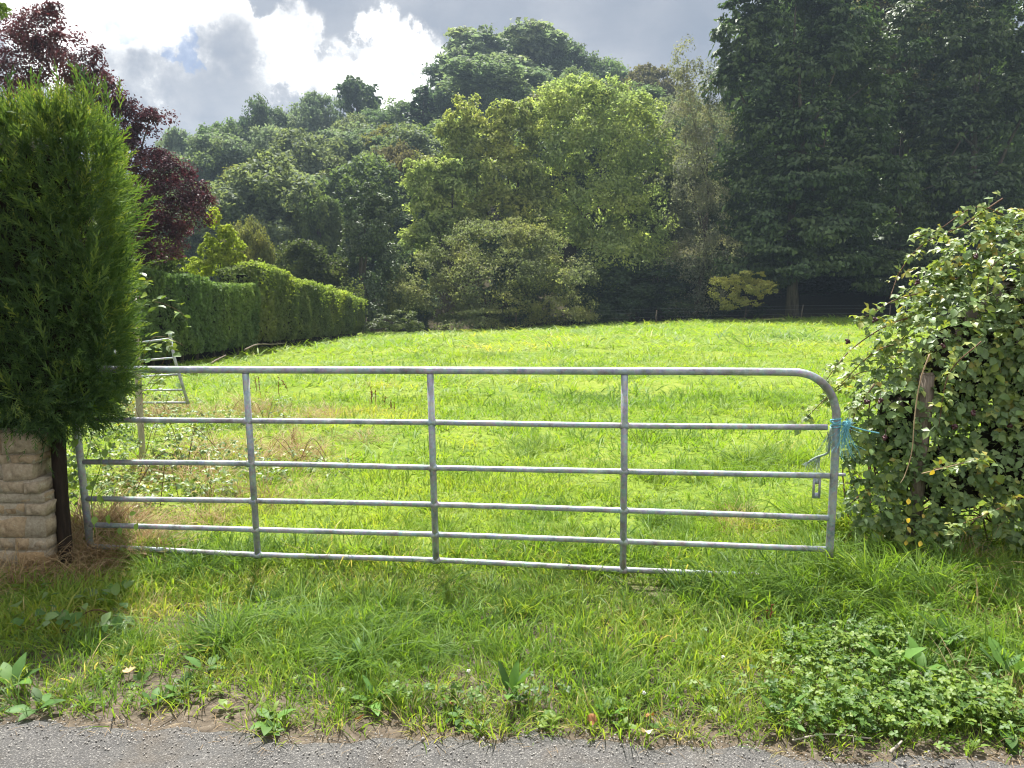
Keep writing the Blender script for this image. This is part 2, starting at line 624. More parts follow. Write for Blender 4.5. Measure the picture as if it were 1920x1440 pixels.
def build_ground():
    xs = np.unique(np.round(np.concatenate([np.linspace(-400, -40, 25), np.linspace(-40, -8, 26), np.linspace(-8, 8, 70), np.linspace(8, 45, 30), np.linspace(45, 400, 25)]), 3))
    ys = np.unique(np.round(np.concatenate([np.linspace(-300, -10, 16), np.linspace(-10, 2, 14), np.linspace(2, 10, 60), np.linspace(10, 64, 70), np.linspace(64, 180, 40), np.linspace(180, 500, 20)]), 3))
    X, Y = np.meshgrid(xs, ys)
    Z = G(X, Y)
    V = np.stack([X.ravel(), Y.ravel(), Z.ravel()], 1)
    nx, ny = len(xs), len(ys)
    i = np.arange((nx - 1) * (ny - 1))
    r, c = i // (nx - 1), i % (nx - 1)
    a = r * nx + c
    F = np.stack([a, a + 1, a + nx + 1, a + nx], 1)
    m, t = make_mat("field_soil_and_turf")
    tcn = t.n('ShaderNodeTexCoord')
    P = tcn.outputs['Object']
    sp = t.n('ShaderNodeSeparateXYZ')
    t.l(P, sp.inputs[0])
    n1 = t.noise(P, 0.35, 4.0)
    n2 = t.noise(P, 7.0, 6.0, 0.7)
    turf = t.ramp(t.math('ADD', t.math('MULTIPLY', n1, 0.4), t.math('MULTIPLY', n2, 0.6)),
                  [(0.32, (0.07, 0.12, 0.018)), (0.5, (0.15, 0.21, 0.026)), (0.68, (0.25, 0.26, 0.06))])
    soil = t.ramp(t.noise(P, 22.0, 7.0, 0.7), [(0.3, (0.045, 0.037, 0.028)), (0.55, (0.11, 0.09, 0.068)), (0.75, (0.22, 0.19, 0.15))])
    wood = t.ramp(n2, [(0.3, (0.02, 0.018, 0.01)), (0.7, (0.06, 0.05, 0.025))])
    verge = t.maprange(t.math('ADD', sp.outputs[1], t.math('MULTIPLY', n2, 1.6)), 4.9, 5.9)
    col = t.mix(verge, soil, turf)
    hill = t.maprange(sp.outputs[1], 60.0, 63.0)
    col = t.mix(hill, col, wood)
    finish(t, principled(t, col, 0.95, 0.1, bump=n2, bstr=0.7, bdist=0.03))
    add('ground', new_mesh('ground', V, F, smooth=True, mat=m), kind='structure')

    # the lane: an asphalt sheet lying on the ground with a ragged edge
    xs = np.linspace(-12, 12, 700)
    ey = edge_y(xs) + 0.03 * vnoise(np.stack([xs, xs * 0], 1), 6.0, 2) + 0.018 * vnoise(np.stack([xs, xs * 0], 1), 22.0, 4)
    rows = [np.stack([xs, ey, np.full_like(xs, 0.001)], 1), np.stack([xs, ey - 0.05, np.full_like(xs, 0.010)], 1),
            np.stack([xs, ey - 0.6, np.full_like(xs, 0.016)], 1), np.stack([xs, np.full_like(xs, -3.0), np.full_like(xs, 0.03)], 1)]
    V = np.concatenate(rows)
    n = len(xs)
    F = [(r * n + i, (r + 1) * n + i, (r + 1) * n + i + 1, r * n + i + 1) for r in range(3) for i in range(n - 1)]
    m, t = make_mat("worn_asphalt")
    tcn = t.n('ShaderNodeTexCoord')
    P = tcn.outputs['Object']
    v = t.n('ShaderNodeTexVoronoi')
    v.inputs['Scale'].default_value = 150.0
    t.l(P, v.inputs['Vector'])
    chip = t.math('MULTIPLY', t.math('SUBTRACT', 1.0, t.math('MULTIPLY', v.outputs['Distance'], 1.1)), 1.0)
    sv = t.n('ShaderNodeSeparateColor')
    t.l(v.outputs['Color'], sv.inputs[0])
    stones = t.ramp(sv.outputs[0], [(0.0, (0.07, 0.07, 0.071)), (0.45, (0.116, 0.112, 0.107)), (0.8, (0.165, 0.158, 0.149)), (1.0, (0.26, 0.25, 0.235))])
    binder = t.ramp(t.noise(P, 5.0, 6.0, 0.65), [(0.3, (0.045, 0.044, 0.043)), (0.7, (0.095, 0.092, 0.088))])
    col = t.mix(t.maprange(v.outputs['Distance'], 0.30, 0.62), stones, binder)
    dirt = t.maprange(t.noise(P, 3.2, 6.0, 0.7), 0.50, 0.72)
    col = t.mix(t.math('MULTIPLY', dirt, 0.55), col, (0.10, 0.082, 0.062))
    h = t.math('ADD', t.math('MULTIPLY', chip, 1.0), t.math('MULTIPLY', t.noise(P, 200.0, 3.0), 0.4))
    finish(t, principled(t, col, 0.85, 0.3, bump=h, bstr=0.9, bdist=0.006))
    add('road', new_mesh('road', V, F, smooth=True, mat=m), kind='structure')


build_ground()

# ------------------------------------------------------------------ scattering (for what nobody could count)
def euler_mats(r):
    ca, sa = np.cos(r[:, 0]), np.sin(r[:, 0])
    cb, sb = np.cos(r[:, 1]), np.sin(r[:, 1])
    cc, sc = np.cos(r[:, 2]), np.sin(r[:, 2])
    return np.stack([np.stack([cc * cb, cc * sb * sa - sc * ca, cc * sb * ca + sc * sa], 1),
                     np.stack([sc * cb, sc * sb * sa + cc * ca, sc * sb * ca - cc * sa], 1),
                     np.stack([-sb, cb * sa, cb * ca], 1)], 1)


def scatter(name, pieces, mat, P, rot, scl, tint, parent=None, kind='stuff', label=None, cat=None, seed=0, origin=None):
    """copies of small pieces [(V, quads, tris), ...] joined into one real mesh; every copy keeps its tint"""
    rng = np.random.default_rng(seed + 11)
    P = np.asarray(P, float)
    n = len(P)
    scl = np.asarray(scl, float)
    if scl.ndim == 1:
        scl = np.repeat(scl[:, None], 3, 1)
    pick = rng.integers(0, len(pieces), n)
    R = euler_mats(np.asarray(rot, float))
    tint = np.asarray(tint, float)
    Vs, Qs, Ts, tt, off = [], [], [], [], 0
    for k, (V, Q, Tr) in enumerate(pieces):
        i = np.where(pick == k)[0]
        if not len(i):
            continue
        X = np.einsum('nij,nvj->nvi', R[i], V[None] * scl[i][:, None, :]) + P[i][:, None, :]
        m = len(V)
        base = off + np.arange(len(i))[:, None, None] * m
        if Q is not None and len(Q):
            Qs.append((base + Q[None]).reshape(-1, 4))
        if Tr is not None and len(Tr):
            Ts.append((base + Tr[None]).reshape(-1, 3))
        Vs.append(X.reshape(-1, 3))
        tt.append(np.repeat(tint[i], m))
        off += len(i) * m
    V = np.concatenate(Vs)
    if origin is not None:
        V = V - np.asarray(origin)
    Fs = ([np.concatenate(Qs)] if Qs else []) + ([np.concatenate(Ts)] if Ts else [])
    me = new_mesh(name, V, *Fs, mat=mat)
    at = me.attributes.new('tint', 'FLOAT', 'POINT')
    at.data.foreach_set('value', np.concatenate(tt).astype(np.float32))
    return add(name, me, parent, kind, label, cat)


# ---- grass tufts
def blades(rng, n, rad, h, w, lean, curl, flop=None, segs=3):
    """n curved ribbons; returns V, quads, tris"""
    a = rng.uniform(0, 2 * math.pi, n)
    r = rad * np.sqrt(rng.uniform(0, 1, n))
    base = np.stack([r * np.cos(a), r * np.sin(a), np.full(n, -0.01)], 1)
    H = h * rng.uniform(0.55, 1.15, n)
    az = a + rng.normal(0, 0.9, n)
    d = np.stack([np.cos(az), np.sin(az), np.zeros(n)], 1)
    if flop is not None:
        d = unit(d * 0.6 + np.array(flop))
    le = np.abs(rng.normal(lean, lean * 0.5, n))
    cu = np.abs(rng.normal(curl, curl * 0.4, n))
    side = np.stack([-d[:, 1], d[:, 0], np.zeros(n)], 1)
    side = unit(side + rng.normal(0, 0.35, (n, 3)))
    V = []
    lev = ((0.0, 0.8), (0.35, 1.0), (0.7, 0.75), (1.0, 0.0)) if segs == 3 else ((0.0, 0.9), (0.55, 0.9), (1.0, 0.0))
    for s, wf in lev:
        up = H * (s - 0.5 * cu * s * s * s)
        out = H * (le * s + cu * s * s * 0.8)
        p = base + d * out[:, None]
        p[:, 2] += up
        ww = (w * rng.uniform(0.7, 1.2, n) * wf / 2)[:, None]
        if wf > 0:
            V += [p - side * ww, p + side * ww]
        else:
            V += [p]
    V = np.stack(V, 1).reshape(-1, 3)
    k = 7 if segs == 3 else 5
    b = np.arange(n)[:, None] * k
    Q = np.concatenate([b + [0, 1, 3, 2], b + [2, 3, 5, 4]]) if segs == 3 else b + [0, 1, 3, 2]
    Tr = b + [k - 3, k - 2, k - 1]
    return V, Q, Tr


def tuft(seed, *a, **k):
    return blades(np.random.default_rng(seed), *a, **k)


GRASS = [tuft(s, 14, 0.08, 0.115, 0.0060, 0.4, 0.5) for s in range(6)]
LONG = [tuft(40 + s, 30, 0.06, 0.24, 0.0058, 0.35, 0.85, flop=f) for s, f in enumerate([(0.5, -0.5, 0), (-0.6, -0.3, 0), (0.2, -0.8, 0), None, (0.8, 0.1, 0)])]
SWARD = [tuft(80 + s, 13, 0.15, 0.125, 0.0108, 0.5, 0.6, segs=2) for s in range(6)]
STRAW = [tuft(120 + s, 24, 0.09, 0.26, 0.0044, 0.5, 0.9) for s in range(4)]


def in_view(x, y, margin=1.5):
    return np.abs(x) < 0.70 * y + margin


def g_tint(P, base, amp, seed):
    return base + amp * fbm(P[:, :2], 0.9, seed, 3) + amp * 0.7 * vnoise(P[:, :2], 4.0, seed + 9)


def upright(n, rng, tilt=0.15):
    return np.stack([rng.normal(0, tilt, n), rng.normal(0, tilt, n), rng.uniform(0, 6.283, n)], 1)


def ground_px(px, py):
    """ground point under a photo pixel (near field)"""
    d = pixdir(px, py)
    t = CAM[2] / -d[2]
    for _ in range(6):
        p = CAM + d * t
        t = (CAM[2] - gz(p[0], p[1])) / -d[2]
    return CAM + d * t


def blob_mask(P, items):
    m = np.zeros(len(P))
    for px, py, rx, ry in items:
        c = ground_px(px, py)
        m = np.maximum(m, np.exp(-((P[:, 0] - c[0]) / rx) ** 2 - ((P[:, 1] - c[1]) / ry) ** 2))
    return m


def build_grass():
    rng = np.random.default_rng(3)
    # verge in front of the gate
    n = 8600
    x = rng.uniform(-4.4, 4.4, n)
    y = rng.uniform(2.5, 5.1, n)
    P = np.stack([x, y], 1)
    d = y - edge_y(x)
    bare = blob_mask(P, [(270, 1290, .28, .16), (330, 1250, .2, .10), (420, 1330, .3, .10), (200, 1350, .5, .06), (90, 1240, .25, .12), (300, 1170, .16, .1), (1160, 1180, .12, .08)])
    clov = blob_mask(P, [(1620, 1290, .42, .30), (1520, 1330, .35, .2), (1720, 1340, .3, .2), (1660, 1200, .35, .15)])
    hay = blob_mask(P, [(150, 1040, .35, .25), (60, 1090, .4, .2), (230, 1060, .3, .15)])
    dens = np.clip(d / 0.09, 0, 1) * (1 - 0.96 * bare) * (1 - 0.08 * clov) * (1 - 0.85 * hay)
    dens *= 0.55 + 0.45 * np.clip(fbm(P, 2.4, 8) * 2 + 0.8, 0, 1)
    stray = (d > 0.0) & (rng.uniform(size=n) < 0.05)
    k = ((rng.uniform(size=n) < dens) & (d > 0.02)) | stray
    x, y, P, d, clov = x[k], y[k], P[k], d[k], clov[k]
    z = G(x, y)
    gate_y = 4.56 - 0.115 * (x + .35)
    s = (0.62 + 0.6 * np.clip(d / 1.6, 0, 1)) * (1 - .45 * np.exp(-((y - gate_y + .12) / .25) ** 2) * (x < 1.2)) * rng.uniform(0.7, 1.35, len(x)) * (1 + 0.35 * fbm(P, 1.7, 21))
    dry = blob_mask(P, [(300, 1160, .35, .2), (420, 1090, .5, .15), (1380, 1010, .4, .2), (900, 1110, .8, .2), (1140, 1180, .25, .15)])
    tint = np.clip(0.34 + 0.30 * fbm(P, 1.3, 2) + 0.15 * rng.normal(size=len(x)) + 0.32 * dry - .14 * np.clip(clov * 1.4, 0, 1) + np.where(rng.uniform(size=len(x)) < .05, .4, 0), 0, 0.95)
    scatter('verge_grass', GRASS, M_GRASS, np.stack([x, y, z], 1), upright(len(x), rng), s, tint, label='short green grass of the verge between the lane and the gate', cat='grass', seed=1)

    # long floppy tufts on the verge and along the gate
    pts, sc = [], []
    for px, py, cnt, r, k in [(440, 1215, 16, .13, 1.05), (560, 1190, 16, .3, .9), (700, 1185, 20, .28, 1.0), (640, 1240, 14, .2, .85), (760, 1240, 10, .2, .9),
                              (860, 1140, 16, .4, .85), (1060, 1120, 16, .4, .8), (1290, 1110, 16, .3, .95), (1420, 1110, 20, .25, 1.0), (1540, 1090, 22, .25, 1.15), (1500, 1130, 16, .2, 1.0),
                              (1640, 1080, 24, .35, 1.2), (1750, 1110, 22, .35, 1.1), (1850, 1120, 20, .35, 1.1), (1600, 1000, 24, .25, 1.5), (1640, 960, 16, .2, 1.6), (1700, 1030, 20, .3, 1.3),
                              (330, 1080, 16, .25, .95), (270, 1045, 14, .14, .9), (230, 1020, 10, .12, 1.0), (420, 1060, 14, .3, .8), (1180, 1300, 8, .25, .6), (880, 1250, 8, .3, .6), (200, 1220, 10, .3, .7), (60, 1330, 8, .3, .6), (1820, 1230, 18, .25, 1.0), (1700, 1140, 14, .3, .9),
                              (1000, 1010, 20, .6, .8), (700, 1000, 16, .6, .75), (1300, 980, 24, .5, .9), (1250, 890, 16, .5, .9), (1000, 850, 14, .6, .9), (1450, 870, 20, .4, 1.1), (1480, 760, 16, .5, 1.2), (880, 960, 10, .5, .8)]:
        c = ground_px(px, py)
        cnt = int(cnt * 1.5)
        q = c[:2] + rng.normal(0, r * 0.62, (cnt, 2))
        pts.append(q)
        sc.append(k * rng.uniform(0.6, 1.15, cnt))
    P = np.concatenate(pts)
    sc = np.concatenate(sc)
    keep = P[:, 1] > edge_y(P[:, 0]) + 0.1
    P, sc = P[keep], sc[keep]
    tint = np.clip(0.20 + 0.20 * fbm(P, 1.3, 4) + 0.10 * rng.normal(size=len(P)) + 0.12 * (P[:, 1] > 5), 0, 0.8)
    scatter('long_grass', LONG, M_GRASS, np.stack([P[:, 0], P[:, 1], G(P[:, 0], P[:, 1])], 1), upright(len(P), rng, .2), sc, tint, label='long floppy grass tufts on the verge and along the gate', cat='grass', seed=2)

    # pasture close behind the gate, then further and further away
    allP, allS, allT = [], [], []
    for y0, y1, dn, sxy, szz in ((4.7, 8, 125, .72, .78), (8, 14, 42, 1.2, 1.05), (14, 26, 13, 2.0, 1.2), (26, 62, 3.2, 4.2, 1.5)):
        area_n = int((y1 - y0) * (0.7 * (y0 + y1) + 3) * dn)
        y = np.sqrt(rng.uniform(y0 ** 2, y1 ** 2, area_n))
        x = rng.uniform(-1, 1, area_n) * (0.70 * y + 1.5)
        P = np.stack([x, y], 1)
        k = (x > -9.6 - 0.02 * y) & ~((y > 57 + 0.1 * x) & (y > 56))
        k &= rng.uniform(size=area_n) < 0.75 + 0.25 * fbm(P, 0.8, 3)
        x, y, P = x[k], y[k], P[k]
        s = rng.uniform(0.7, 1.3, len(x))
        hh = 1 + 0.45 * fbm(P, 0.5, 31) + 0.5 * vnoise(P, 1.6, 12)
        allP.append(np.stack([x, y, G(x, y)], 1))
        allS.append(np.stack([s * sxy, s * sxy, s * szz * hh], 1))
        dry = blob_mask(P, [(540, 860, .8, .7), (420, 960, .8, .5), (700, 780, 1.2, .6), (640, 850, .6, .5), (350, 780, .8, .8), (1390, 985, .3, .25), (1100, 720, 3, 1.0), (930, 655, 3, 2)])
        allT.append(np.clip(0.41 + 0.17 * fbm(P, 0.35, 14) + 0.10 * vnoise(P, 0.13, 9) + 0.16 * vnoise(P, 1.1, 2) + 0.08 * vnoise(P, 3.0, 6) + 0.07 * rng.normal(size=len(x)) + 0.25 * dry, 0, 0.92))
    P = np.concatenate(allP)
    scatter('pasture_grass', SWARD, M_GRASS, P, upright(len(P), rng, .12), np.concatenate(allS), np.concatenate(allT), label='sunlit yellow green pasture grass beyond the gate', cat='grass', seed=3)

    # brown hay at the foot of the wall and gate hinge, and among the brambles behind the gate
    pts, sc, tt = [], [], []
    for px, py, cnt, r, k in [(180, 1010, 36, .16, 1.25), (130, 1050, 30, .16, 1.1), (220, 1050, 30, .16, 1.0), (60, 1090, 26, .2, .9), (150, 1085, 20, .2, .8), (260, 1040, 24, .16, .9), (240, 1010, 24, .14, 1.0), (200, 990, 20, .12, 1.1),
                              (20, 1100, 20, .2, .8), (380, 980, 20, .35, .8), (480, 930, 20, .4, .9), (550, 860, 34, .5, 1.1), (420, 850, 26, .4, 1.3), (620, 830, 22, .5, .9), (320, 780, 30, .5, 1.4), (470, 780, 34, .6, 1.3), (560, 790, 20, .6, 1.0), (340, 900, 22, .4, 1.2),
                              (1385, 985, 8, .14, .7), (300, 1165, 8, .14, .5), (1780, 1060, 14, .2, .9), (1850, 1150, 10, .2, .7), (1900, 1330, 12, .15, .6), (640, 780, 14, .6, .9)]:
        c = ground_px(px, py)
        q = c[:2] + rng.normal(0, r * 0.7, (cnt, 2))
        pts.append(q)
        sc.append(k * rng.uniform(0.6, 1.15, cnt))
        tt.append(rng.uniform(0.3, 0.85, cnt))
    P = np.concatenate(pts)
    scatter('dry_grass', STRAW, M_STRAW, np.stack([P[:, 0], P[:, 1], G(P[:, 0], P[:, 1])], 1), upright(len(P), rng, .3), np.concatenate(sc), np.concatenate(tt),
            label='tangled brown dry grass at the foot of the wall and gate hinge', cat='dry grass', seed=4)

    # straw litter lying flat along the edge of the lane
    n = 1900
    x = rng.uniform(-3.2, 3.2, n)
    y = edge_y(x) + rng.normal(0.07, 0.09, n)
    mb = MB()
    mb.put([(-.03, -.0007, 0), (-.03, .0007, 0), (0, .001, .002), (0, -.001, .002), (.03, .003, 0), (.03, .0022, .0005)], [(0, 1, 2, 3), (3, 2, 4, 5)])
    st = [mb.arrays()]
    rot = np.stack([rng.normal(0, .05, n), rng.normal(0, .12, n), rng.uniform(0, 6.28, n)], 1)
    scatter('straw_litter', st, M_STRAW, np.stack([x, y, np.full(n, 0.016)], 1), rot, rng.uniform(.25, .9, n), rng.uniform(.0, .75, n), label='thin straw litter strewn along the lane edge', cat='straw litter', seed=5)

    # loose chippings on the lane
    n = 2200
    x = rng.uniform(-3.0, 3.0, n)
    y = edge_y(x) - np.abs(rng.normal(0, 0.16, n)) + 0.03
    meshes = []
    for s in range(3):
        r2 = np.random.default_rng(s)
        mb = MB()
        mb.box((0, 0, 0), (1, .8, .6), .12, r2)
        meshes.append(mb.arrays())
    scatter('loose_chippings', meshes, M_CHIP, np.stack([x, y, np.full(n, 0.014)], 1), rng.uniform(0, 6.28, (n, 3)), rng.uniform(.0025, .0068, n) * np.where(rng.uniform(size=n) < .02, 1.8, 1), rng.uniform(0, 1, n),
            label='small pale stone chippings loose on the lane', cat='gravel', seed=6)


build_grass()

def scatter_instances(name, coll, P, rot, scl, tint, parent=None, kind='stuff', label=None, cat=None, seed=0):
    rng = np.random.default_rng(seed + 11)
    n = len(P)
    me = bpy.data.meshes.new(name)
    me.vertices.add(n)
    me.vertices.foreach_set('co', np.asarray(P, np.float32).ravel())
    for an, ty, dat, key in (('rot', 'FLOAT_VECTOR', np.asarray(rot, np.float32), 'vector'), ('scl', 'FLOAT_VECTOR', np.asarray(scl, np.float32), 'vector'),
                             ('pick', 'INT', rng.integers(0, len(coll.objects), n).astype(np.int32), 'value')):
        a = me.attributes.new(an, ty, 'POINT')
        a.data.foreach_set(key, dat.ravel())
    me.update()
    o = add(name, me, parent, kind, label, cat)
    ng = bpy.data.node_groups.new(name + "_scatter", 'GeometryNodeTree')
    ng.interface.new_socket('Geometry', in_out='INPUT', socket_type='NodeSocketGeometry')
    ng.interface.new_socket('Geometry', in_out='OUTPUT', socket_type='NodeSocketGeometry')
    N = ng.nodes
    gi, go = N.new('NodeGroupInput'), N.new('NodeGroupOutput')
    ci = N.new('GeometryNodeCollectionInfo')
    ci.inputs['Collection'].default_value = coll
    ci.inputs['Separate Children'].default_value = True
    ci.inputs['Reset Children'].default_value = True
    ip = N.new('GeometryNodeInstanceOnPoints')
    ip.inputs['Pick Instance'].default_value = True

    def na(attr, ty):
        d = N.new('GeometryNodeInputNamedAttribute')
        d.data_type = ty
        d.inputs['Name'].default_value = attr
        return [q for q in d.outputs if q.enabled and q.name == 'Attribute'][0]
    e2r = N.new('FunctionNodeEulerToRotation')
    L = ng.links
    L.new(na('rot', 'FLOAT_VECTOR'), e2r.inputs[0])
    L.new(gi.outputs[0], ip.inputs['Points'])
    L.new(ci.outputs[0], ip.inputs['Instance'])
    L.new(na('pick', 'INT'), ip.inputs['Instance Index'])
    L.new(e2r.outputs[0], ip.inputs['Rotation'])
    L.new(na('scl', 'FLOAT_VECTOR'), ip.inputs['Scale'])
    L.new(ip.outputs[0], go.inputs[0])
    md = o.modifiers.new('scatter', 'NODES')
    md.node_group = ng
    return o


# ------------------------------------------------------------------ trees
def leaves_mesh(name, C, Nrm, Ax, L, Wd, mat, fold=0.25):
    Nrm = unit(Nrm)
    Ax = unit(Ax - Nrm * np.sum(Ax * Nrm, 1, keepdims=True))
    B = np.cross(Nrm, Ax)
    L = np.asarray(L)[:, None]
    Wd = np.asarray(Wd)[:, None]
    V = np.stack([C - Ax * L * .5, C + B * Wd * .5 + Nrm * Wd * fold, C + Ax * L * .5 - Nrm * L * .08, C - B * Wd * .5 + Nrm * Wd * fold], 1).reshape(-1, 3)
    F = np.arange(len(C) * 4).reshape(-1, 4)
    return new_mesh(name, V, F, mat=mat)


def crown_points(lobes, n, rng, subs=14, clus=14, spread=0.32, csize=0.13, shell=(0.55, 1.0), up=0.25, flat=0.7):
    """leaf centres and outward directions on a crown made of uneven lobes > boughs > twigs"""
    lobes = np.asarray(lobes, float)
    C, R = lobes[:, :3], lobes[:, 3:6]
    area = (R[:, 0] * R[:, 2] + R[:, 1] * R[:, 2] + R[:, 0] * R[:, 1])
    li = rng.choice(len(lobes), n, p=area / area.sum())
    nl = len(lobes)
    d1 = rand_dirs(nl * subs, rng)
    d1[:, 2] = d1[:, 2] + up
    d1 = unit(d1)
    r1 = rng.uniform(shell[0], shell[1], nl * subs)
    size1 = rng.uniform(0.6, 1.25, nl * subs)
    sub = li * subs + rng.integers(0, subs, n)
    d2 = rand_dirs(nl * subs * clus, rng)
    d2 = unit(d2 + 0.55 * np.repeat(d1, clus, 0) + np.array([0, 0, up]))
    clu = sub * clus + rng.integers(0, clus, n)
    r2 = rng.uniform(0.7, 1.05, nl * subs * clus)
    d3 = rng.normal(size=(n, 3)) * np.array([1, 1, flat])
    off = d1[sub] * r1[sub][:, None] + d2[clu] * (r2[clu] * size1[sub])[:, None] * spread + d3 * csize * size1[sub][:, None] * 0.6
    P = C[li] + off * R[li]
    out = unit(0.5 * d1[sub] + 0.7 * d2[clu] + 0.25 * unit(d3))
    return P, out


def crown_mesh(name, lobes, n, leaf, rng, mat, droop=0.2, aspect=0.55, upn=0.35, rnd=0.75, **kw):
    P, out = crown_points(lobes, n, rng, **kw)
    Nn = out + np.array([0, 0, upn]) + rng.normal(size=P.shape) * rnd
    Ax = out * 0.7 + rng.normal(size=P.shape) * 0.7 + np.array([0, 0, -droop])
    L = leaf * rng.uniform(0.6, 1.3, n)
    return leaves_mesh(name, P, Nn, Ax, L, L * aspect, mat)


def trunk_mesh(name, base, top, r, limbs, rng, mat, sides=8):
    mb = MB()
    base, top = np.asarray(base, float), np.asarray(top, float)
    k = 7
    t = np.linspace(0, 1, k)
    h = np.linalg.norm(top - base)
    path = base + (top - base) * t[:, None] + np.cumsum(rng.normal(0, 0.012 * h, (k, 3)) * np.array([1, 1, 0]), 0) * (t[:, None] > 0)
    rad = r * (1 - 0.82 * t)
    rad[0] *= 1.35
    mb.tube(path, rad, sides)
    for e in limbs:
        e = np.asarray(e, float)
        s = rng.uniform(0.3, 0.8)
        i = s * (k - 1)
        i0 = int(i)
        p0 = path[i0] + (path[min(i0 + 1, k - 1)] - path[i0]) * (i - i0)
        mid = (p0 + e) / 2 + np.array([0, 0, 0.10 * np.linalg.norm(e - p0)]) + rng.normal(0, 0.04 * h, 3)
        tt = np.linspace(0, 1, 5)[:, None]
        path2 = (1 - tt) ** 2 * p0 + 2 * tt * (1 - tt) * mid + tt ** 2 * e
        r0 = r * (1 - 0.82 * s) * 0.6
        mb.tube(path2, np.linspace(r0, r0 * 0.2, 5), 6)
    return mb.mesh(name, mat, smooth=True)


# --- shared tree shapes for the hillside: height 10 m, crown radius about 4
def shape_lobes(kind, rng):
    L = []
    if kind == 'round':
        for _ in range(11):
            a, r = rng.uniform(0, 6.28), rng.uniform(0.4, 2.6)
            z = rng.uniform(4.0, 8.2) - 0.25 * r
            q = rng.uniform(1.2, 1.9)
            L.append((r * math.cos(a), r * math.sin(a), z, q, q, q * 0.85))
        L.append((0, 0, 8.2, 1.7, 1.7, 1.5))
    elif kind == 'low':          # crown that comes down near the ground
        for _ in range(15):
            a, r = rng.uniform(0, 6.28), rng.uniform(0.5, 2.9)
            z = rng.uniform(1.4, 8.3) - 0.15 * r
            q = rng.uniform(1.2, 1.9)
            L.append((r * math.cos(a), r * math.sin(a), z, q, q, q * 0.9))
    elif kind == 'oval':
        for _ in range(13):
            z = rng.uniform(2.2, 8.8)
            w = 2.3 * math.sin(math.pi * min(0.95, (z - 0.6) / 9.4)) ** 0.7
            a, r = rng.uniform(0, 6.28), rng.uniform(0.2, 1.0) * w
            q = rng.uniform(0.9, 1.5)
            L.append((r * math.cos(a), r * math.sin(a), z, q, q, q * 1.15))
    elif kind == 'airy':
        for _ in range(13):
            a, r = rng.uniform(0, 6.28), rng.uniform(0.8, 3.1)
            z = rng.uniform(4.6, 8.9) - 0.2 * r
            q = rng.uniform(0.8, 1.3)
            L.append((r * math.cos(a), r * math.sin(a), z, q, q, q * 0.8))
    elif kind == 'spruce':
        for z in np.arange(1.0, 9.8, 0.55):
            w = 2.9 * (1 - z / 10.3)
            m = 5 if w > 1 else 3
            for k in range(m):
                a = rng.uniform(0, 6.28)
                L.append((w * .6 * math.cos(a), w * .6 * math.sin(a), z - 0.1, max(.35, w * .55), max(.35, w * .55), .42))
    elif kind == 'wispy':
        for _ in range(18):
            z = rng.uniform(3.0, 9.4)
            w = 2.2 * math.sin(math.pi * min(0.97, (z - 1.5) / 8.6)) ** 0.8
            a, r = rng.uniform(0, 6.28), rng.uniform(0.3, 1.1) * w
            q = rng.uniform(0.5, 0.85)
            L.append((r * math.cos(a), r * math.sin(a), z, q, q, q * 1.5))
    return L


SHAPES = {}
RAGGED = dict(subs=20, clus=12, csize=.15, spread=.38, flat=.8, upn=.25, rnd=.85, shell=(.45, 1.08))
SOFT = dict(subs=24, clus=16, csize=.2, spread=.36, flat=.95, upn=.2, rnd=.95)
for kd, nleaf, lf, kw in (('round', 21000, .32, SOFT), ('round2', 21000, .32, SOFT), ('low', 25000, .33, SOFT), ('low2', 25000, .33, SOFT), ('oval', 20000, .31, SOFT),
                          ('airy', 13000, .36, dict(subs=24, csize=.2, spread=.4, flat=.95, upn=.2)), ('spruce', 12000, .36, dict(droop=.7, subs=8)), ('wispy', 8000, .34, dict(droop=.6))):
    rng = np.random.default_rng(len(kd) * 31 + nleaf + (7 if kd.endswith('2') else 0))
    base = kd.rstrip('2')
    lobes = shape_lobes(base, rng)
    cm = crown_mesh(kd + "_crown", lobes, nleaf, lf, rng, M_TREE, **kw)
    limbs = [l[:3] for l in lobes[:9]] if base != 'spruce' else []
    tm = trunk_mesh(kd + "_trunk", (0, 0, -0.6), (0, 0, 8.4), 0.26, limbs, rng, M_BARK)
    wid = np.percentile(np.abs(np.array([v.co.x for v in cm.vertices])), 97)
    top = np.percentile(np.array([v.co.z for v in cm.vertices]), 99.7)
    SHAPES[kd] = (cm, tm, wid, top)


def hill_tree(name, label, px, Y, top_py, wpx, kind, colr, cat='tree', rot=None, group=None):
    cm, tm, wid, top = SHAPES[kind]
    p = W(px, top_py, Y)
    z0 = gz(p[0], Y)
    h = max(2.5, p[2] - z0)
    w = wpx / 2 / FPX * Y
    o = thing(name, label, cat, (p[0], Y, z0), group)
    o.scale = (w / wid, w / wid, h / top)
    o.rotation_euler = (0, 0, rot if rot is not None else RNG.uniform(0, 6.28))
    add('trunk', tm, o)
    add('crown', cm, o, color=colr)
    return o


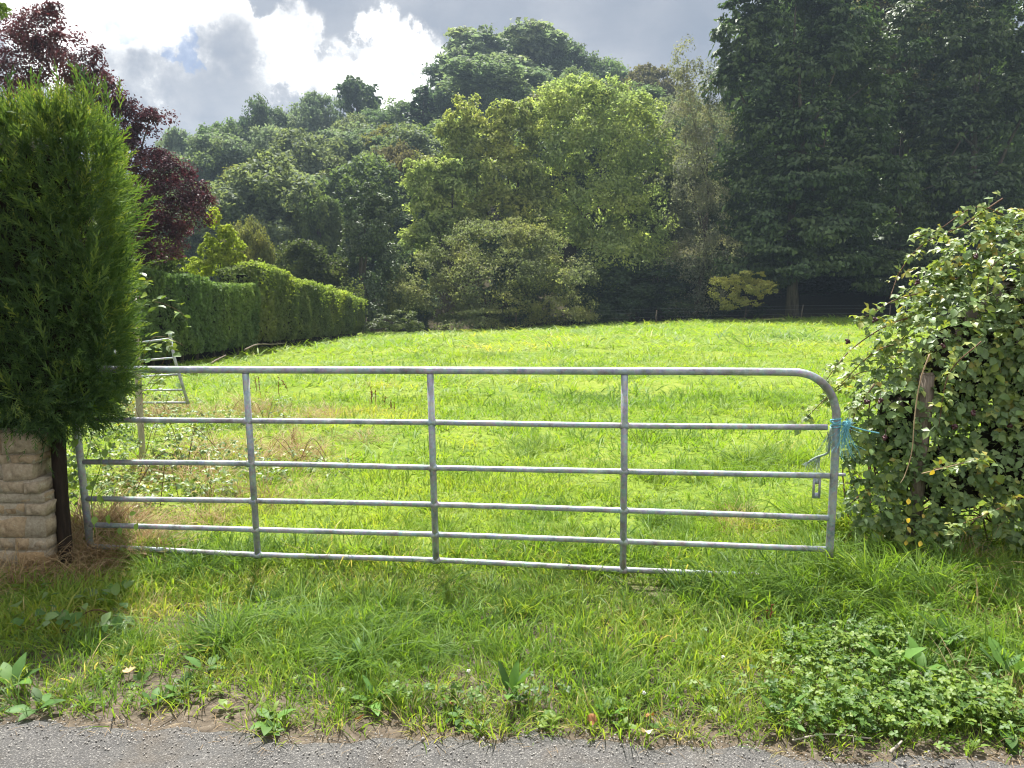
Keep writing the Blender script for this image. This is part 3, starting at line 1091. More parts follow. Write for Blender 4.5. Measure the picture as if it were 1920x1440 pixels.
def own_tree(name, label, cat, base, lobes, n, leaf, mat, colr, seed, trunk_r=0.25, trunk_top=None, bmat=None, limbs=8, group=None, **kw):
    """a tree or shrub with a crown of its own; lobes are world-space (x,y,z,rx,ry,rz)"""
    rng = np.random.default_rng(seed)
    base = np.asarray(base, float)
    o = thing(name, label, cat, base, group)
    L = np.asarray(lobes, float).copy()
    L[:, :3] -= base
    add('crown', crown_mesh(name + "_crown", L, n, leaf, rng, mat, **kw), o, color=colr)
    c = L[:, :3].mean(0)
    tt = trunk_top if trunk_top is not None else L[:, 2].max() * 0.75
    ends = [l[:3] for l in L[rng.permutation(len(L))[:limbs]]]
    add('trunk', trunk_mesh(name + "_trunk", (0, 0, -0.3), (c[0] * 0.5, c[1] * 0.5, tt), trunk_r, ends, rng, bmat or M_BARK), o)
    return o


def PL(px, py, Y, rpx, rpy=None, dep=0.8):
    """a crown lobe that covers rpx x rpy photo pixels at distance Y"""
    p = W(px, py, Y)
    rx = rpx / FPX * Y
    rz = (rpy or rpx) / FPX * Y
    return (p[0], p[1], p[2], rx, max(rx, rz) * dep, rz)


def foot(px, Y):
    x = (px - 960) / FPX * Y * (1 / (math.cos(PITCH)))  # close to the sight line at ground level
    return (x, Y, gz(x, Y))


GREYG = (0.145, 0.192, 0.135)
MIDG = (0.12, 0.175, 0.09)
DARKG = (0.074, 0.112, 0.068)
OLIVE = (0.135, 0.145, 0.05)
YELG = (0.285, 0.35, 0.14)
PALEG = (0.18, 0.225, 0.16)
BROWNG = (0.115, 0.105, 0.055)

HILL = [
    # skyline, left ridge
    ('woodland_tree', 'low pale tree where the left ridge meets the purple tree', 335, 128, 248, 110, 'low', GREYG),
    ('woodland_tree', 'small pointed tree on the left ridge skyline, left of the dark round one', 405, 130, 228, 95, 'oval', MIDG),
    ('woodland_tree', 'dark round-headed tree with a sky gap on the left ridge', 483, 132, 186, 92, 'round', DARKG),
    ('woodland_tree', 'grey-green tree on the ridge just right of the dark round tree', 545, 134, 200, 95, 'low2', GREYG),
    ('woodland_tree', 'rounded tree on the ridge between dark round tree and feathery tree', 595, 136, 176, 95, 'low', GREYG),
    ('feathery_tree', 'feathery open-topped tree poking up highest on the left ridge', 668, 138, 145, 90, 'wispy', DARKG),
    ('woodland_tree', 'green tree on the ridge just right of the feathery tree', 718, 132, 192, 100, 'low2', MIDG),
    ('spruce_tree', 'dark spruce in the dip of the skyline left of the summit', 792, 118, 168, 120, 'spruce', (0.024, 0.042, 0.030)),
    # summit
    ('woodland_tree', 'dark tree on the left shoulder of the hilltop clump', 862, 136, 106, 120, 'round2', DARKG),
    ('summit_tree', 'tall rounded grey-green tree crowning the hilltop', 952, 140, 56, 190, 'airy', PALEG),
    ('woodland_tree', 'dark round tree right of the highest hilltop crown', 1072, 138, 82, 112, 'round', DARKG),
    ('woodland_tree', 'dark tree stepping down the skyline right of the hilltop', 1140, 136, 118, 100, 'round2', MIDG),
    ('woodland_tree', 'brownish dark tree on the skyline beside the silver birch', 1222, 124, 124, 130, 'low', BROWNG),
    ('woodland_tree', 'broad soft grey-green tree just below the hilltop crown', 950, 122, 124, 210, 'low2', GREYG),
    ('woodland_tree', 'soft green tree below the dark tree right of the hilltop', 1085, 118, 140, 150, 'low', GREYG),
    ('woodland_tree', 'dark green tree between the spruce and the hilltop', 835, 120, 178, 110, 'low', DARKG),
    ('woodland_tree', 'mid green tree above the yellow-green ash on its right', 1165, 112, 165, 130, 'low2', MIDG),
    # left slope
    ('woodland_tree', 'grey tree low on the left slope behind the purple tree', 360, 104, 290, 130, 'low', GREYG),
    ('woodland_tree', 'grey-green tree on the left slope under the pointed ridge tree', 430, 106, 262, 125, 'low2', GREYG),
    ('woodland_tree', 'soft tree on the left slope below the dark round ridge tree', 505, 108, 242, 125, 'low', PALEG),
    ('woodland_tree', 'dark green tree in the middle of the left slope', 575, 106, 248, 120, 'oval', DARKG),
    ('woodland_tree', 'bluish green tree on the slope below the feathery tree', 650, 106, 236, 135, 'low2', GREYG),
    ('woodland_tree', 'rounded mid green tree left of the spruce', 715, 102, 262, 110, 'low', MIDG),
    ('woodland_tree', 'tree at the lower left slope above the yellow shrub', 395, 84, 345, 110, 'oval', GREYG),
    ('woodland_tree', 'grey-green billowing tree in the lower left slope', 470, 86, 318, 120, 'low', GREYG),
    ('woodland_tree', 'pale billowing tree in the centre of the lower left slope', 555, 84, 312, 130, 'low2', PALEG),
    ('woodland_tree', 'pale silvery tree above and left of the ivy tower', 640, 82, 300, 115, 'low', (0.125, 0.15, 0.085)),
    ('woodland_tree', 'brownish tree right above the ivy tower', 728, 80, 272, 95, 'oval', (0.115, 0.105, 0.06)),
    ('woodland_tree', 'dark tree below the spruce, left of the ash', 775, 92, 290, 100, 'oval', DARKG),
    ('woodland_tree', 'upright light green tree left of the ivy tower', 602, 70, 366, 82, 'oval', (0.115, 0.155, 0.06)),
    ('woodland_tree', 'dark tree in shade beside the upright light green tree', 520, 74, 405, 110, 'low', DARKG),
    ('woodland_tree', 'olive leafy tree behind the bright yellow shrub', 465, 60, 415, 70, 'low2', OLIVE),
    ('woodland_tree', 'dark tree filling in behind the ivy tower', 720, 74, 400, 120, 'low2', DARKG),
]
for row in HILL:
    hill_tree(*row)

# the rest of the wood reads as one mass behind and between the trees above
rng = np.random.default_rng(55)
M_WOOD, t = make_mat("woodland_leaves")
geo = t.n('ShaderNodeNewGeometry')
oi = t.n('ShaderNodeObjectInfo')
cc = t.ramp(oi.outputs['Random'], [(0.0, DARKG), (0.4, MIDG), (0.7, GREYG), (1.0, OLIVE)])
cc = t.vmath('SCALE', cc, scale=t.math('ADD', t.math('MULTIPLY', geo.outputs['Random Per Island'], 0.7), 0.65))
finish(t, leaf_shader(t, cc, t.mix(1.0, cc, (1.5, 1.45, 0.6), 'MULTIPLY'), 0.45, 0.6, 0.14))
cw = bpy.data.collections.new("wood_mass")
for kd in ('round', 'low', 'oval'):
    mm = SHAPES[kd][0].copy()
    mm.materials.clear()
    mm.materials.append(M_WOOD)
    cw.objects.link(bpy.data.objects.new("wood_mass_" + kd, mm))
px = rng.uniform(200, 1950, 150)
Y = rng.uniform(72, 150, 150)
X = (px - 960) / FPX * Y
Pz = G(X, Y)
hgt = rng.uniform(0.85, 1.25, 150)
# keep them below the measured skyline
okk = []
for i in range(150):
    top = np.interp(px[i], [200, 320, 480, 560, 660, 750, 800, 860, 950, 1080, 1150, 1300, 1900], [275, 268, 215, 212, 190, 225, 205, 130, 95, 110, 140, 170, 60]) + 12
    zt = W(px[i], top, Y[i])[2]
    h = min(hgt[i] * 11, zt - Pz[i])
    okk.append(h)
okk = np.array(okk)
kk = okk > 4.5
scatter_instances('woodland', cw, np.stack([X, Y, Pz], 1)[kk], np.stack([X * 0, X * 0, rng.uniform(0, 6.28, 150)], 1)[kk], np.stack([okk / 10 * 1.15, okk / 10 * 1.15, okk / 10], 1)[kk], np.zeros(kk.sum()),
        label='mass of grey-green woodland covering the hillside between the nearer trees', cat='woodland', seed=9)

# --- trees along the far side of the field, each with its own crown
own_tree('ash_tree', 'large bright yellow-green ash in the middle of the wood edge', 'tree', foot(1120, 66),
         [PL(1075, 190, 66, 48, 40), PL(1140, 205, 66, 62, 48), PL(1040, 240, 66, 55), PL(1190, 260, 66, 60), PL(1110, 290, 65, 85, 75), PL(1210, 330, 66, 50, 60), PL(1040, 330, 65, 55, 60),
          PL(1130, 400, 64, 90, 70), PL(1200, 440, 65, 60, 70), PL(1050, 430, 64, 60), PL(1140, 500, 64, 100, 60), PL(1085, 165, 67, 22, 20), PL(1165, 185, 67, 26, 22), PL(1235, 250, 67, 26, 26), PL(1010, 215, 67, 26, 22), PL(1070, 158, 66, 14, 14), PL(1120, 172, 66, 16, 14), PL(1185, 205, 66, 18, 16), PL(1215, 215, 67, 14, 14), PL(1000, 250, 66, 18, 16), PL(1245, 300, 66, 16, 20), PL(1040, 195, 66, 14, 14)],
         48000, 0.29, M_TREE, YELG, 101, trunk_r=0.4, droop=0.35, **RAGGED)
own_tree('leaning_tree', 'yellow-green tree with ivy-clad leaning trunk left of the ash', 'tree', foot(945, 64),
         [PL(870, 225, 64, 30, 34), PL(900, 260, 64, 42, 40), PL(945, 225, 64, 32, 28), PL(960, 270, 64, 48, 45), PL(845, 265, 64, 26, 30), PL(880, 320, 64, 45, 45), PL(955, 345, 63, 60, 55), PL(920, 400, 63, 50, 50), PL(985, 420, 63, 50, 50),
          PL(985, 215, 65, 26, 22)],
         24000, 0.32, M_TREE, (0.26, 0.30, 0.115), 102, trunk_r=0.35, droop=0.3, **RAGGED)
own_tree('round_bright_tree', 'low bright yellow-green tree right of the ivy tower', 'tree', foot(835, 62),
         [PL(805, 330, 62, 38, 34), PL(850, 330, 62, 40, 34), PL(800, 375, 62, 34), PL(850, 380, 62, 48, 40), PL(820, 425, 61, 42, 36), PL(870, 430, 62, 34), PL(790, 465, 61, 40, 40)],
         18000, 0.32, M_TREE, YELG, 103, trunk_r=0.25, droop=0.3, **RAGGED)
own_tree('ivy_tower', 'dark ivy-smothered dead tree like a tower beside the hedge end', 'tree', foot(695, 57),
         [PL(690, 375, 57, 26, 24), PL(672, 395, 57, 26, 26), PL(715, 400, 57, 26, 28), PL(695, 440, 57, 46, 44), PL(690, 500, 57, 48, 46), PL(705, 550, 57, 52, 46), PL(680, 590, 57, 46, 30), PL(735, 500, 57, 22, 40), PL(650, 470, 57, 14, 36)],
         22000, 0.22, M_GLOSSTREE, (0.075, 0.108, 0.055), 104, trunk_r=0.4, droop=0.5, shell=(.75, 1.0), limbs=3)
own_tree('hawthorn_bush', 'wide brownish green thicket at the far middle of the field', 'bush', foot(915, 57),
         [PL(930, 460, 57, 70, 42), PL(1000, 470, 57, 60, 45), PL(860, 490, 57, 55, 40), PL(800, 520, 57, 50, 36), PL(770, 560, 56, 40, 30), PL(840, 570, 56, 70, 40), PL(930, 540, 56, 80, 60), PL(1020, 550, 56, 70, 60), PL(1070, 520, 57, 36, 50), PL(900, 600, 56, 90, 22), PL(1050, 595, 57, 60, 20), PL(905, 425, 57, 16, 12), PL(960, 420, 57, 18, 12), PL(1010, 425, 57, 20, 14), PL(860, 455, 57, 16, 12), PL(820, 480, 57, 18, 12), PL(760, 530, 56.5, 20, 14), PL(740, 570, 56, 16, 14), PL(1050, 460, 57, 16, 18)],
         34000, 0.19, M_TREE, (0.18, 0.205, 0.105), 105, trunk_r=0.14, limbs=10, trunk_top=3.0, **RAGGED)
own_tree('silver_birch', 'tall drooping grey birch against the dark right-hand trees', 'tree', foot(1305, 62),
         [PL(1285, 130, 62, 26, 45), PL(1310, 190, 62, 40, 60), PL(1285, 250, 62, 42, 60), PL(1330, 280, 62, 42, 70), PL(1300, 350, 61, 50, 70), PL(1345, 380, 61, 36, 70), PL(1310, 440, 61, 60, 60), PL(1290, 520, 61, 70, 60), PL(1350, 500, 61, 50, 70)],
         26000, 0.17, M_TREE, (0.18, 0.19, 0.145), 106, trunk_r=0.2, droop=1.4, spread=.4, csize=.18)
own_tree('field_shrub', 'small olive yellow shrub with sunlight put into its leaf colour, in front of the dark shade', 'bush', foot(1392, 54.5),
         [PL(1360, 545, 54.5, 28, 22), PL(1405, 530, 54.5, 36, 24), PL(1435, 545, 54.5, 22, 20), PL(1385, 570, 54.5, 32, 16)],
         6000, 0.16, M_TREE, (0.32, 0.32, 0.10), 107, trunk_r=0.05, limbs=4, trunk_top=2.0)  # leaf colour raised to stand in for sunlight the shrub lacks

# big dark cherries on the right
DK = (0.064, 0.104, 0.042)


def dark_tree(label, px0, Y, lobes, n, seed, colr=DK):
    own_tree('cherry_tree', label, 'tree', foot(px0, Y), lobes, n, 0.42, M_GLOSSTREE, colr, seed, trunk_r=0.45, droop=0.9, flat=0.35, upn=0.9, rnd=0.55, spread=.34, aspect=.5, subs=22, limbs=12, shell=(.3, 1.0))


dark_tree('huge dark green cherry tree, left of the two big right-hand trees', 1480, 60,
          [PL(1400, 60, 60, 60, 60), PL(1480, 20, 60, 90, 70), PL(1580, 40, 60, 90, 70), PL(1420, 150, 60, 75, 60), PL(1530, 130, 59, 95, 70), PL(1640, 150, 60, 80, 70), PL(1440, 240, 59, 80, 60), PL(1550, 240, 58, 100, 70),
           PL(1420, 330, 59, 70, 55), PL(1520, 340, 57, 100, 65), PL(1630, 330, 58, 90, 65), PL(1450, 420, 58, 85, 55), PL(1570, 430, 57, 100, 55), PL(1500, 495, 58, 110, 40), PL(1620, 500, 58, 90, 38), PL(1360, 110, 61, 26, 26), PL(1350, 60, 61, 22, 22), PL(1500, -60, 60, 100, 50), PL(1420, 500, 60, 70, 40)],
          72000, 201)
dark_tree('huge dark green tree at the right edge of the photo above the brambles', 1800, 62,
          [PL(1720, 60, 62, 80, 70), PL(1800, 130, 62, 90, 80), PL(1880, 60, 62, 90, 70), PL(1700, 230, 62, 80, 70), PL(1800, 260, 61, 90, 70), PL(1890, 230, 61, 90, 80), PL(1720, 360, 60, 90, 70), PL(1830, 370, 60, 100, 70), PL(1920, 380, 60, 90, 80), PL(1960, 150, 62, 90, 90),
           PL(1700, 470, 60, 90, 50), PL(1820, 480, 59, 110, 50), PL(1930, 490, 59, 90, 50), PL(1800, -40, 62, 110, 60), PL(1760, 540, 60, 120, 24), PL(1880, 545, 60, 100, 24)],
          62000, 202, (0.064, 0.100, 0.042))
dark_tree('olive brown leafed tree showing between the two huge dark trees', 1660, 68,
          [PL(1650, 60, 68, 60, 50), PL(1700, 30, 68, 60, 40), PL(1690, 150, 67, 70, 50), PL(1700, 200, 66, 60, 50), PL(1640, 10, 68, 60, 40), PL(1780, 20, 68, 60, 40)],
          12000, 203, (0.145, 0.14, 0.07))

# understorey along the back of the field: dark bushes
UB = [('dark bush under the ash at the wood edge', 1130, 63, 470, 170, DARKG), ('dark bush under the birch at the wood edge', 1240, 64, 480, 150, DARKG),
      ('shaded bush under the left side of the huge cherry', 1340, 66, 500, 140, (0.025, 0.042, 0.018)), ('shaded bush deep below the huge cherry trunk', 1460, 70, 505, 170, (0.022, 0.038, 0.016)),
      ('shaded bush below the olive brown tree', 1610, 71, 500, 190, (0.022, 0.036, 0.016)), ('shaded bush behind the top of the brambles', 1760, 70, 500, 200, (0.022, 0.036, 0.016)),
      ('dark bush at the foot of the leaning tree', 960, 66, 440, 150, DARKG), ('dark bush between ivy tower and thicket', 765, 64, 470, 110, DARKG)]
for lb, px0, Y0, tp, wp in (('tall dark tree filling the gap behind the left huge cherry', 1500, 76, -10, 300), ('tall dark tree behind the right-hand huge tree, above the brambles', 1780, 78, -10, 320), ('tall dark tree behind the olive brown tree between the huge ones', 1650, 84, 0, 260)):
    hill_tree('woodland_tree', lb, px0, Y0, tp, wp, 'low', (0.060, 0.090, 0.042))
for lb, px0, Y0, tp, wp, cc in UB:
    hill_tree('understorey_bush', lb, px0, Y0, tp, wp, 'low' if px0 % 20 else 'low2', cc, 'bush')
hill_tree('domed_bush', 'dense dark domed bush behind the crest of the hedge', 570, 54, 455, 150, 'low', (0.065, 0.085, 0.03), 'bush')
hill_tree('garden_bush', 'olive bush rising behind the hedge left of the domed bush', 470, 48, 432, 60, 'low2', OLIVE, 'bush')

# bramble mound by the hedge end
own_tree('bramble_mound', 'pale tangled bramble mound where the hedge meets the thicket', 'bush', foot(745, 50),
         [PL(720, 605, 50, 26, 14), PL(755, 600, 50, 28, 16), PL(695, 615, 50, 22, 10), PL(775, 612, 50, 20, 12)], 5500, 0.13, M_GLOSSTREE, (0.115, 0.145, 0.065), 108, trunk_r=0.03, limbs=3, trunk_top=.5)

# purple-leaved tree at the left, yellow shrub beside it
own_tree('purple_plum_tree', 'dark purple-leaved tree rising behind the conifer hedge', 'tree', foot(215, 22.5),
         [PL(60, 70, 22.0, 62, 50), PL(120, 130, 22.0, 52, 55), PL(30, 140, 22.0, 60, 50), PL(95, 40, 22.3, 36, 34), PL(180, 150, 22.0, 26, 30), PL(175, 110, 22.2, 22, 22), PL(225, 215, 22.0, 40, 34), PL(280, 225, 22.0, 34, 28), PL(250, 260, 22.0, 40, 34),
          PL(280, 320, 21.8, 55, 42), PL(330, 345, 21.8, 48, 36), PL(280, 385, 21.7, 60, 44), PL(345, 400, 21.7, 46, 44), PL(310, 450, 21.6, 52, 40), PL(370, 370, 22.0, 30, 26), PL(250, 480, 21.6, 40, 40), PL(205, 185, 22.0, 34, 36), PL(235, 300, 21.8, 36, 40), PL(150, 190, 22.0, 40, 40), PL(240, 420, 21.7, 36, 46)],
         44000, 0.078, M_COPPER, (0.072, 0.034, 0.046), 109, trunk_r=0.18, limbs=14, spread=.42, csize=.2, shell=(.2, 1.0), aspect=.6)
own_tree('yellow_shrub', 'bright yellow-green sunlit shrub beside the purple tree', 'bush', foot(425, 31),
         [PL(410, 420, 31.0, 20, 26), PL(430, 450, 31.0, 24, 26), PL(420, 490, 31.0, 34, 24), PL(395, 470, 31.0, 22, 26), PL(440, 490, 31.2, 22, 20), PL(380, 505, 30.8, 34, 18), PL(300, 500, 30.0, 40, 22)],
         9000, 0.13, M_TREE, (0.28, 0.33, 0.045), 110, trunk_r=0.05, limbs=7)
own_tree('garden_tree', 'green leafy branch tips in the very top left corner', 'tree', foot(-60, 14), [PL(-20, 10, 14, 34, 24), PL(-50, -10, 14, 40, 40), PL(-70, 80, 14, 40, 60)], 2600, 0.08, M_TREE, (0.11, 0.17, 0.04), 111, trunk_r=0.1, limbs=4)
hill_tree('garden_bush', 'green garden bush half hidden by the purple tree and hedge', 300, 24, 450, 120, 'low', (0.09, 0.13, 0.04), 'bush')

# --- the long clipped hedge along the left side of the field
def clipped_hedge(name, label, x_front, y0, y1, h0, h1, depth, n, leaf, colr, seed, crest=None):
    rng = np.random.default_rng(seed)
    o = thing(name, label, 'hedge', (x_front, (y0 + y1) / 2, gz(x_front, (y0 + y1) / 2)))
    b = np.array(o.location)
    f = rng.uniform(size=n)
    y = y0 + (y1 - y0) * rng.uniform(size=n)
    t = (y - y0) / (y1 - y0)
    h = h0 + (h1 - h0) * t + 0.16 * vnoise(np.stack([y, y * 0], 1), 0.7, seed)
    z0 = G(np.full(n, x_front), y)
    bulge = lambda zz, yy: 0.22 * vnoise(np.stack([yy, zz], 1), 0.9, seed + 1) + 0.1 * vnoise(np.stack([yy, zz], 1), 2.8, seed + 2)
    zz = rng.uniform(0.10, 1, n) ** 0.9 * h
    face = f < 0.62
    top = (f >= 0.62) & (f < 0.86)
    X = np.where(face, x_front + bulge(zz, y) - rng.exponential(0.09, n), x_front - rng.uniform(0, depth, n))
    under = np.clip((0.75 - zz) / 0.75, 0, 1)
    X = X - under * 0.28
    Z = np.where(face, zz, np.where(top, h + 0.12 * vnoise(np.stack([X, y], 1), 1.5, 3) - rng.exponential(0.06, n), zz))
    Yp = np.where(face | top, y, np.where(rng.uniform(size=n) < .7, y0 + bulge(zz, X), y1))
    Z = Z + z0
    out = np.where(face[:, None], np.array([1., -.2, .3]), np.where(top[:, None], np.array([.2, -.1, 1.]), np.array([0, -1., .3])))
    P = np.stack([X, Yp, Z], 1) - b
    Nn = out + rng.normal(size=P.shape) * 0.6
    Ax = np.array([0.15, 0, -0.6]) + rng.normal(size=P.shape) * 0.6
    L = leaf * rng.uniform(.6, 1.4, n)
    add('foliage', leaves_mesh(name + '_leaves', P, Nn, Ax, L, L * .5, M_TREE), o, color=colr)
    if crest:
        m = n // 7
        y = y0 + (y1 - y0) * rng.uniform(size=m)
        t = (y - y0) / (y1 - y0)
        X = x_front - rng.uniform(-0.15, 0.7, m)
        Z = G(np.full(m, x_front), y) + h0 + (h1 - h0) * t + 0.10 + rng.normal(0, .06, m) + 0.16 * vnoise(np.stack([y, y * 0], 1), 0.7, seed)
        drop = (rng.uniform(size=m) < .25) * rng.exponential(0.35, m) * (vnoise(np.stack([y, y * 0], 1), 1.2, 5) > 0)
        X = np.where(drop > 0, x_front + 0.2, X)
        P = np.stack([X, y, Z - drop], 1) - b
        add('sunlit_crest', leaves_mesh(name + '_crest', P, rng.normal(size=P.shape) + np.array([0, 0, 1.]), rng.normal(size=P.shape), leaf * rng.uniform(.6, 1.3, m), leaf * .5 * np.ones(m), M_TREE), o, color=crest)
    # dead twiggy inside
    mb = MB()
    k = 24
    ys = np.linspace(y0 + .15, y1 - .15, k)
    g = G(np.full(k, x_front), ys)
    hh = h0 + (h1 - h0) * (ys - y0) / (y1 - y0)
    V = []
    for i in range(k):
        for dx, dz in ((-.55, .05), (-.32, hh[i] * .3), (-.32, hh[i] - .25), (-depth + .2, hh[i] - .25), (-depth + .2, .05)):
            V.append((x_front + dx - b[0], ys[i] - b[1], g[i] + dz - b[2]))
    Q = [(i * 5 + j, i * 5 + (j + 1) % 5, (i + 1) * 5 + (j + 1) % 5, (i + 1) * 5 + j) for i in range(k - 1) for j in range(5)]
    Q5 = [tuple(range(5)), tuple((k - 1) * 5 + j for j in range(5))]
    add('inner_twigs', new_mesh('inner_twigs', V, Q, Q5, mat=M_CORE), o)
    for i in range(int((y1 - y0) / 1.1)):
        mb = MB()
        yy = y0 + .5 + i * 1.1 + rng.uniform(-.2, .2)
        zz0 = gz(x_front - .35, yy)
        mb.tube([(x_front - .4 - b[0], yy - b[1], zz0 - .1 - b[2]), (x_front - .35 - b[0], yy + rng.uniform(-.1, .1) - b[1], zz0 + .5 - b[2]), (x_front - .4 - b[0], yy - b[1], zz0 + 1.1 - b[2])], [.06, .05, .04], 6)
        add('stem', mb.mesh('stem', M_BARK), o)
    return o


clipped_hedge('clipped_hedge', 'nearer dark clipped hedge section ending in a square step', -9.65, 18.5, 29.4, 2.75, 2.6, 1.5, 26000, 0.13, (0.105, 0.165, 0.062), 31)
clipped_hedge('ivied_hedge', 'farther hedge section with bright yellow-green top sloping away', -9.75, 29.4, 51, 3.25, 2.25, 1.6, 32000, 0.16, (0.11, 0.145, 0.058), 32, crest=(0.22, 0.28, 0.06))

# ------------------------------------------------------------------ the gate
gA, gB, gC = W(150, 693, 4.80), W(1560, 697, 4.28), W(165, 1030, 4.89)
gN = np.cross(gB - gA, gC - gA)
gN /= np.linalg.norm(gN)


def on_gate(px, py, off=0.0):
    d = pixdir(px, py)
    t = np.dot(gA - CAM, gN) / np.dot(d, gN)
    p = CAM + d * t
    return p + gN * off * (1 if gN[1] < 0 else -1)      # off > 0 comes towards the lane


def smooth_path(pts, k=6):
    """Catmull-Rom through the points"""
    P = np.asarray(pts, float)
    P = np.concatenate([2 * P[:1] - P[1:2], P, 2 * P[-1:] - P[-2:-1]])
    out = []
    for i in range(1, len(P) - 2):
        for s in np.arange(k) / k:
            a, b, c, d = P[i - 1], P[i], P[i + 1], P[i + 2]
            out.append(0.5 * ((2 * b) + (c - a) * s + (2 * a - 5 * b + 4 * c - d) * s * s + (3 * b - a - 3 * c + d) * s ** 3))
    out.append(P[-2])
    return np.array(out)


def build_gate():
    org = on_gate(167, 1020)
    g = thing('field_gate', 'long galvanised tubular field gate closed across the grassy opening', 'gate', org)
    rng = np.random.default_rng(5)

    def part(name, path, r, sides=14):
        mb = MB()
        mb.tube(np.asarray(path) - org, r, sides)
        return add(name, mb.mesh(name, M_GALV, smooth=True), g)

    # top rail runs into the bent end and down as the closing stile
    pts = [on_gate(x, y) for x, y in [(138, 692), (300, 693), (640, 694), (960, 695), (1250, 696), (1440, 697), (1490, 698)]]
    arc = []
    for a in np.linspace(8, 82, 6):
        t = math.radians(a)
        arc.append(on_gate(1490 + 77 * math.sin(t), 698 + 77 * (1 - math.cos(t))))
    down = [on_gate(x, y) for x, y in [(1568, 780), (1566, 850), (1561, 940), (1554, 1050)]]
    part('top_rail_and_closing_stile', smooth_path(pts + arc + down, 4), 0.0225)
    for row in ([(150, 787), (465, 789), (810, 792), (1170, 798), (1551, 801)], [(157, 866), (470, 869), (812, 877), (1170, 884), (1555, 892)],
                [(163, 935), (475, 939), (815, 946), (1170, 957), (1553, 971)], [(168, 984), (480, 993), (815, 1002), (1170, 1015), (1551, 1030)],
                [(172, 1024), (480, 1040), (815, 1050), (1168, 1068), (1548, 1084)]):
        part('rail', smooth_path([on_gate(x, y) for x, y in row], 3), 0.0168)
    part('hinge_stile', [on_gate(132, 690), on_gate(140, 770), on_gate(153, 880), on_gate(170, 1030)], 0.0225)
    ups = []
    for row in ([(461, 700), (472, 860), (484, 1040)], [(807, 701), (812, 870), (818, 1052)], [(1171, 703), (1170, 880), (1168, 1068)]):
        P = [on_gate(x, y, 0.004) for x, y in row]
        ups.append(part('upright', P, 0.0205, 12))
    # weld collars where rails meet uprights
    for up, (xs, rows) in zip(ups,  (((465, 470, 475, 480, 484), (789, 869, 939, 993, 1040)), ((810, 812, 815, 816, 818), (792, 877, 946, 1002, 1050)), ((1171, 1170, 1170, 1169, 1168), (798, 884, 957, 1015, 1068)))):
        for x, y in zip(xs, rows):
            p = on_gate(x, y, 0.004) - org
            u = unit(gB - gA)
            mb = MB()
            mb.tube([p - u * .026, p - u * .020, p + u * .020, p + u * .026], [.0185, .0225, .0225, .0185], 10)
            add('weld', mb.mesh('weld', M_GALV, smooth=True), up)
    # latch: a slotted plate hanging from the third rail and a bolt sticking out
    mb = MB()
    c = on_gate(1530, 914, 0.012) - org
    for dx, dz, sx, sz in ((-.017, 0, .012, .12), (.017, 0, .012, .12), (0, .042, .024, .036), (0, -.044, .024, .032)):
        mb.box(c + np.array([dx, 0, dz]), (sx, .006, sz))
    add('latch_plate', mb.mesh('latch_plate', M_GALV), g)
    mb = MB()
    mb.tube([on_gate(1568, 890) - org, on_gate(1585, 890) - org], .010, 10)
    add('latch_bolt', mb.mesh('latch_bolt', M_GALV, smooth=True), g)
    return g


build_gate()


# ---- ropes
def strands(mb, rng, start, n, length, spread, r, down=(0, 0, -1), sides=4):
    for _ in range(n):
        p = np.asarray(start) + rng.normal(0, spread * 0.35, 3)
        d = unit(np.asarray(down, float) + rng.normal(0, 0.16, 3))
        L = length * rng.uniform(0.5, 1.05)
        k = 6
        path = [p]
        for i in range(k):
            d = unit(d + rng.normal(0, 0.22, 3) + np.array([0, 0, -0.08]))
            path.append(path[-1] + d * L / k)
        mb.tube(path, np.linspace(r, r * 0.5, k + 1), sides, cap=False)


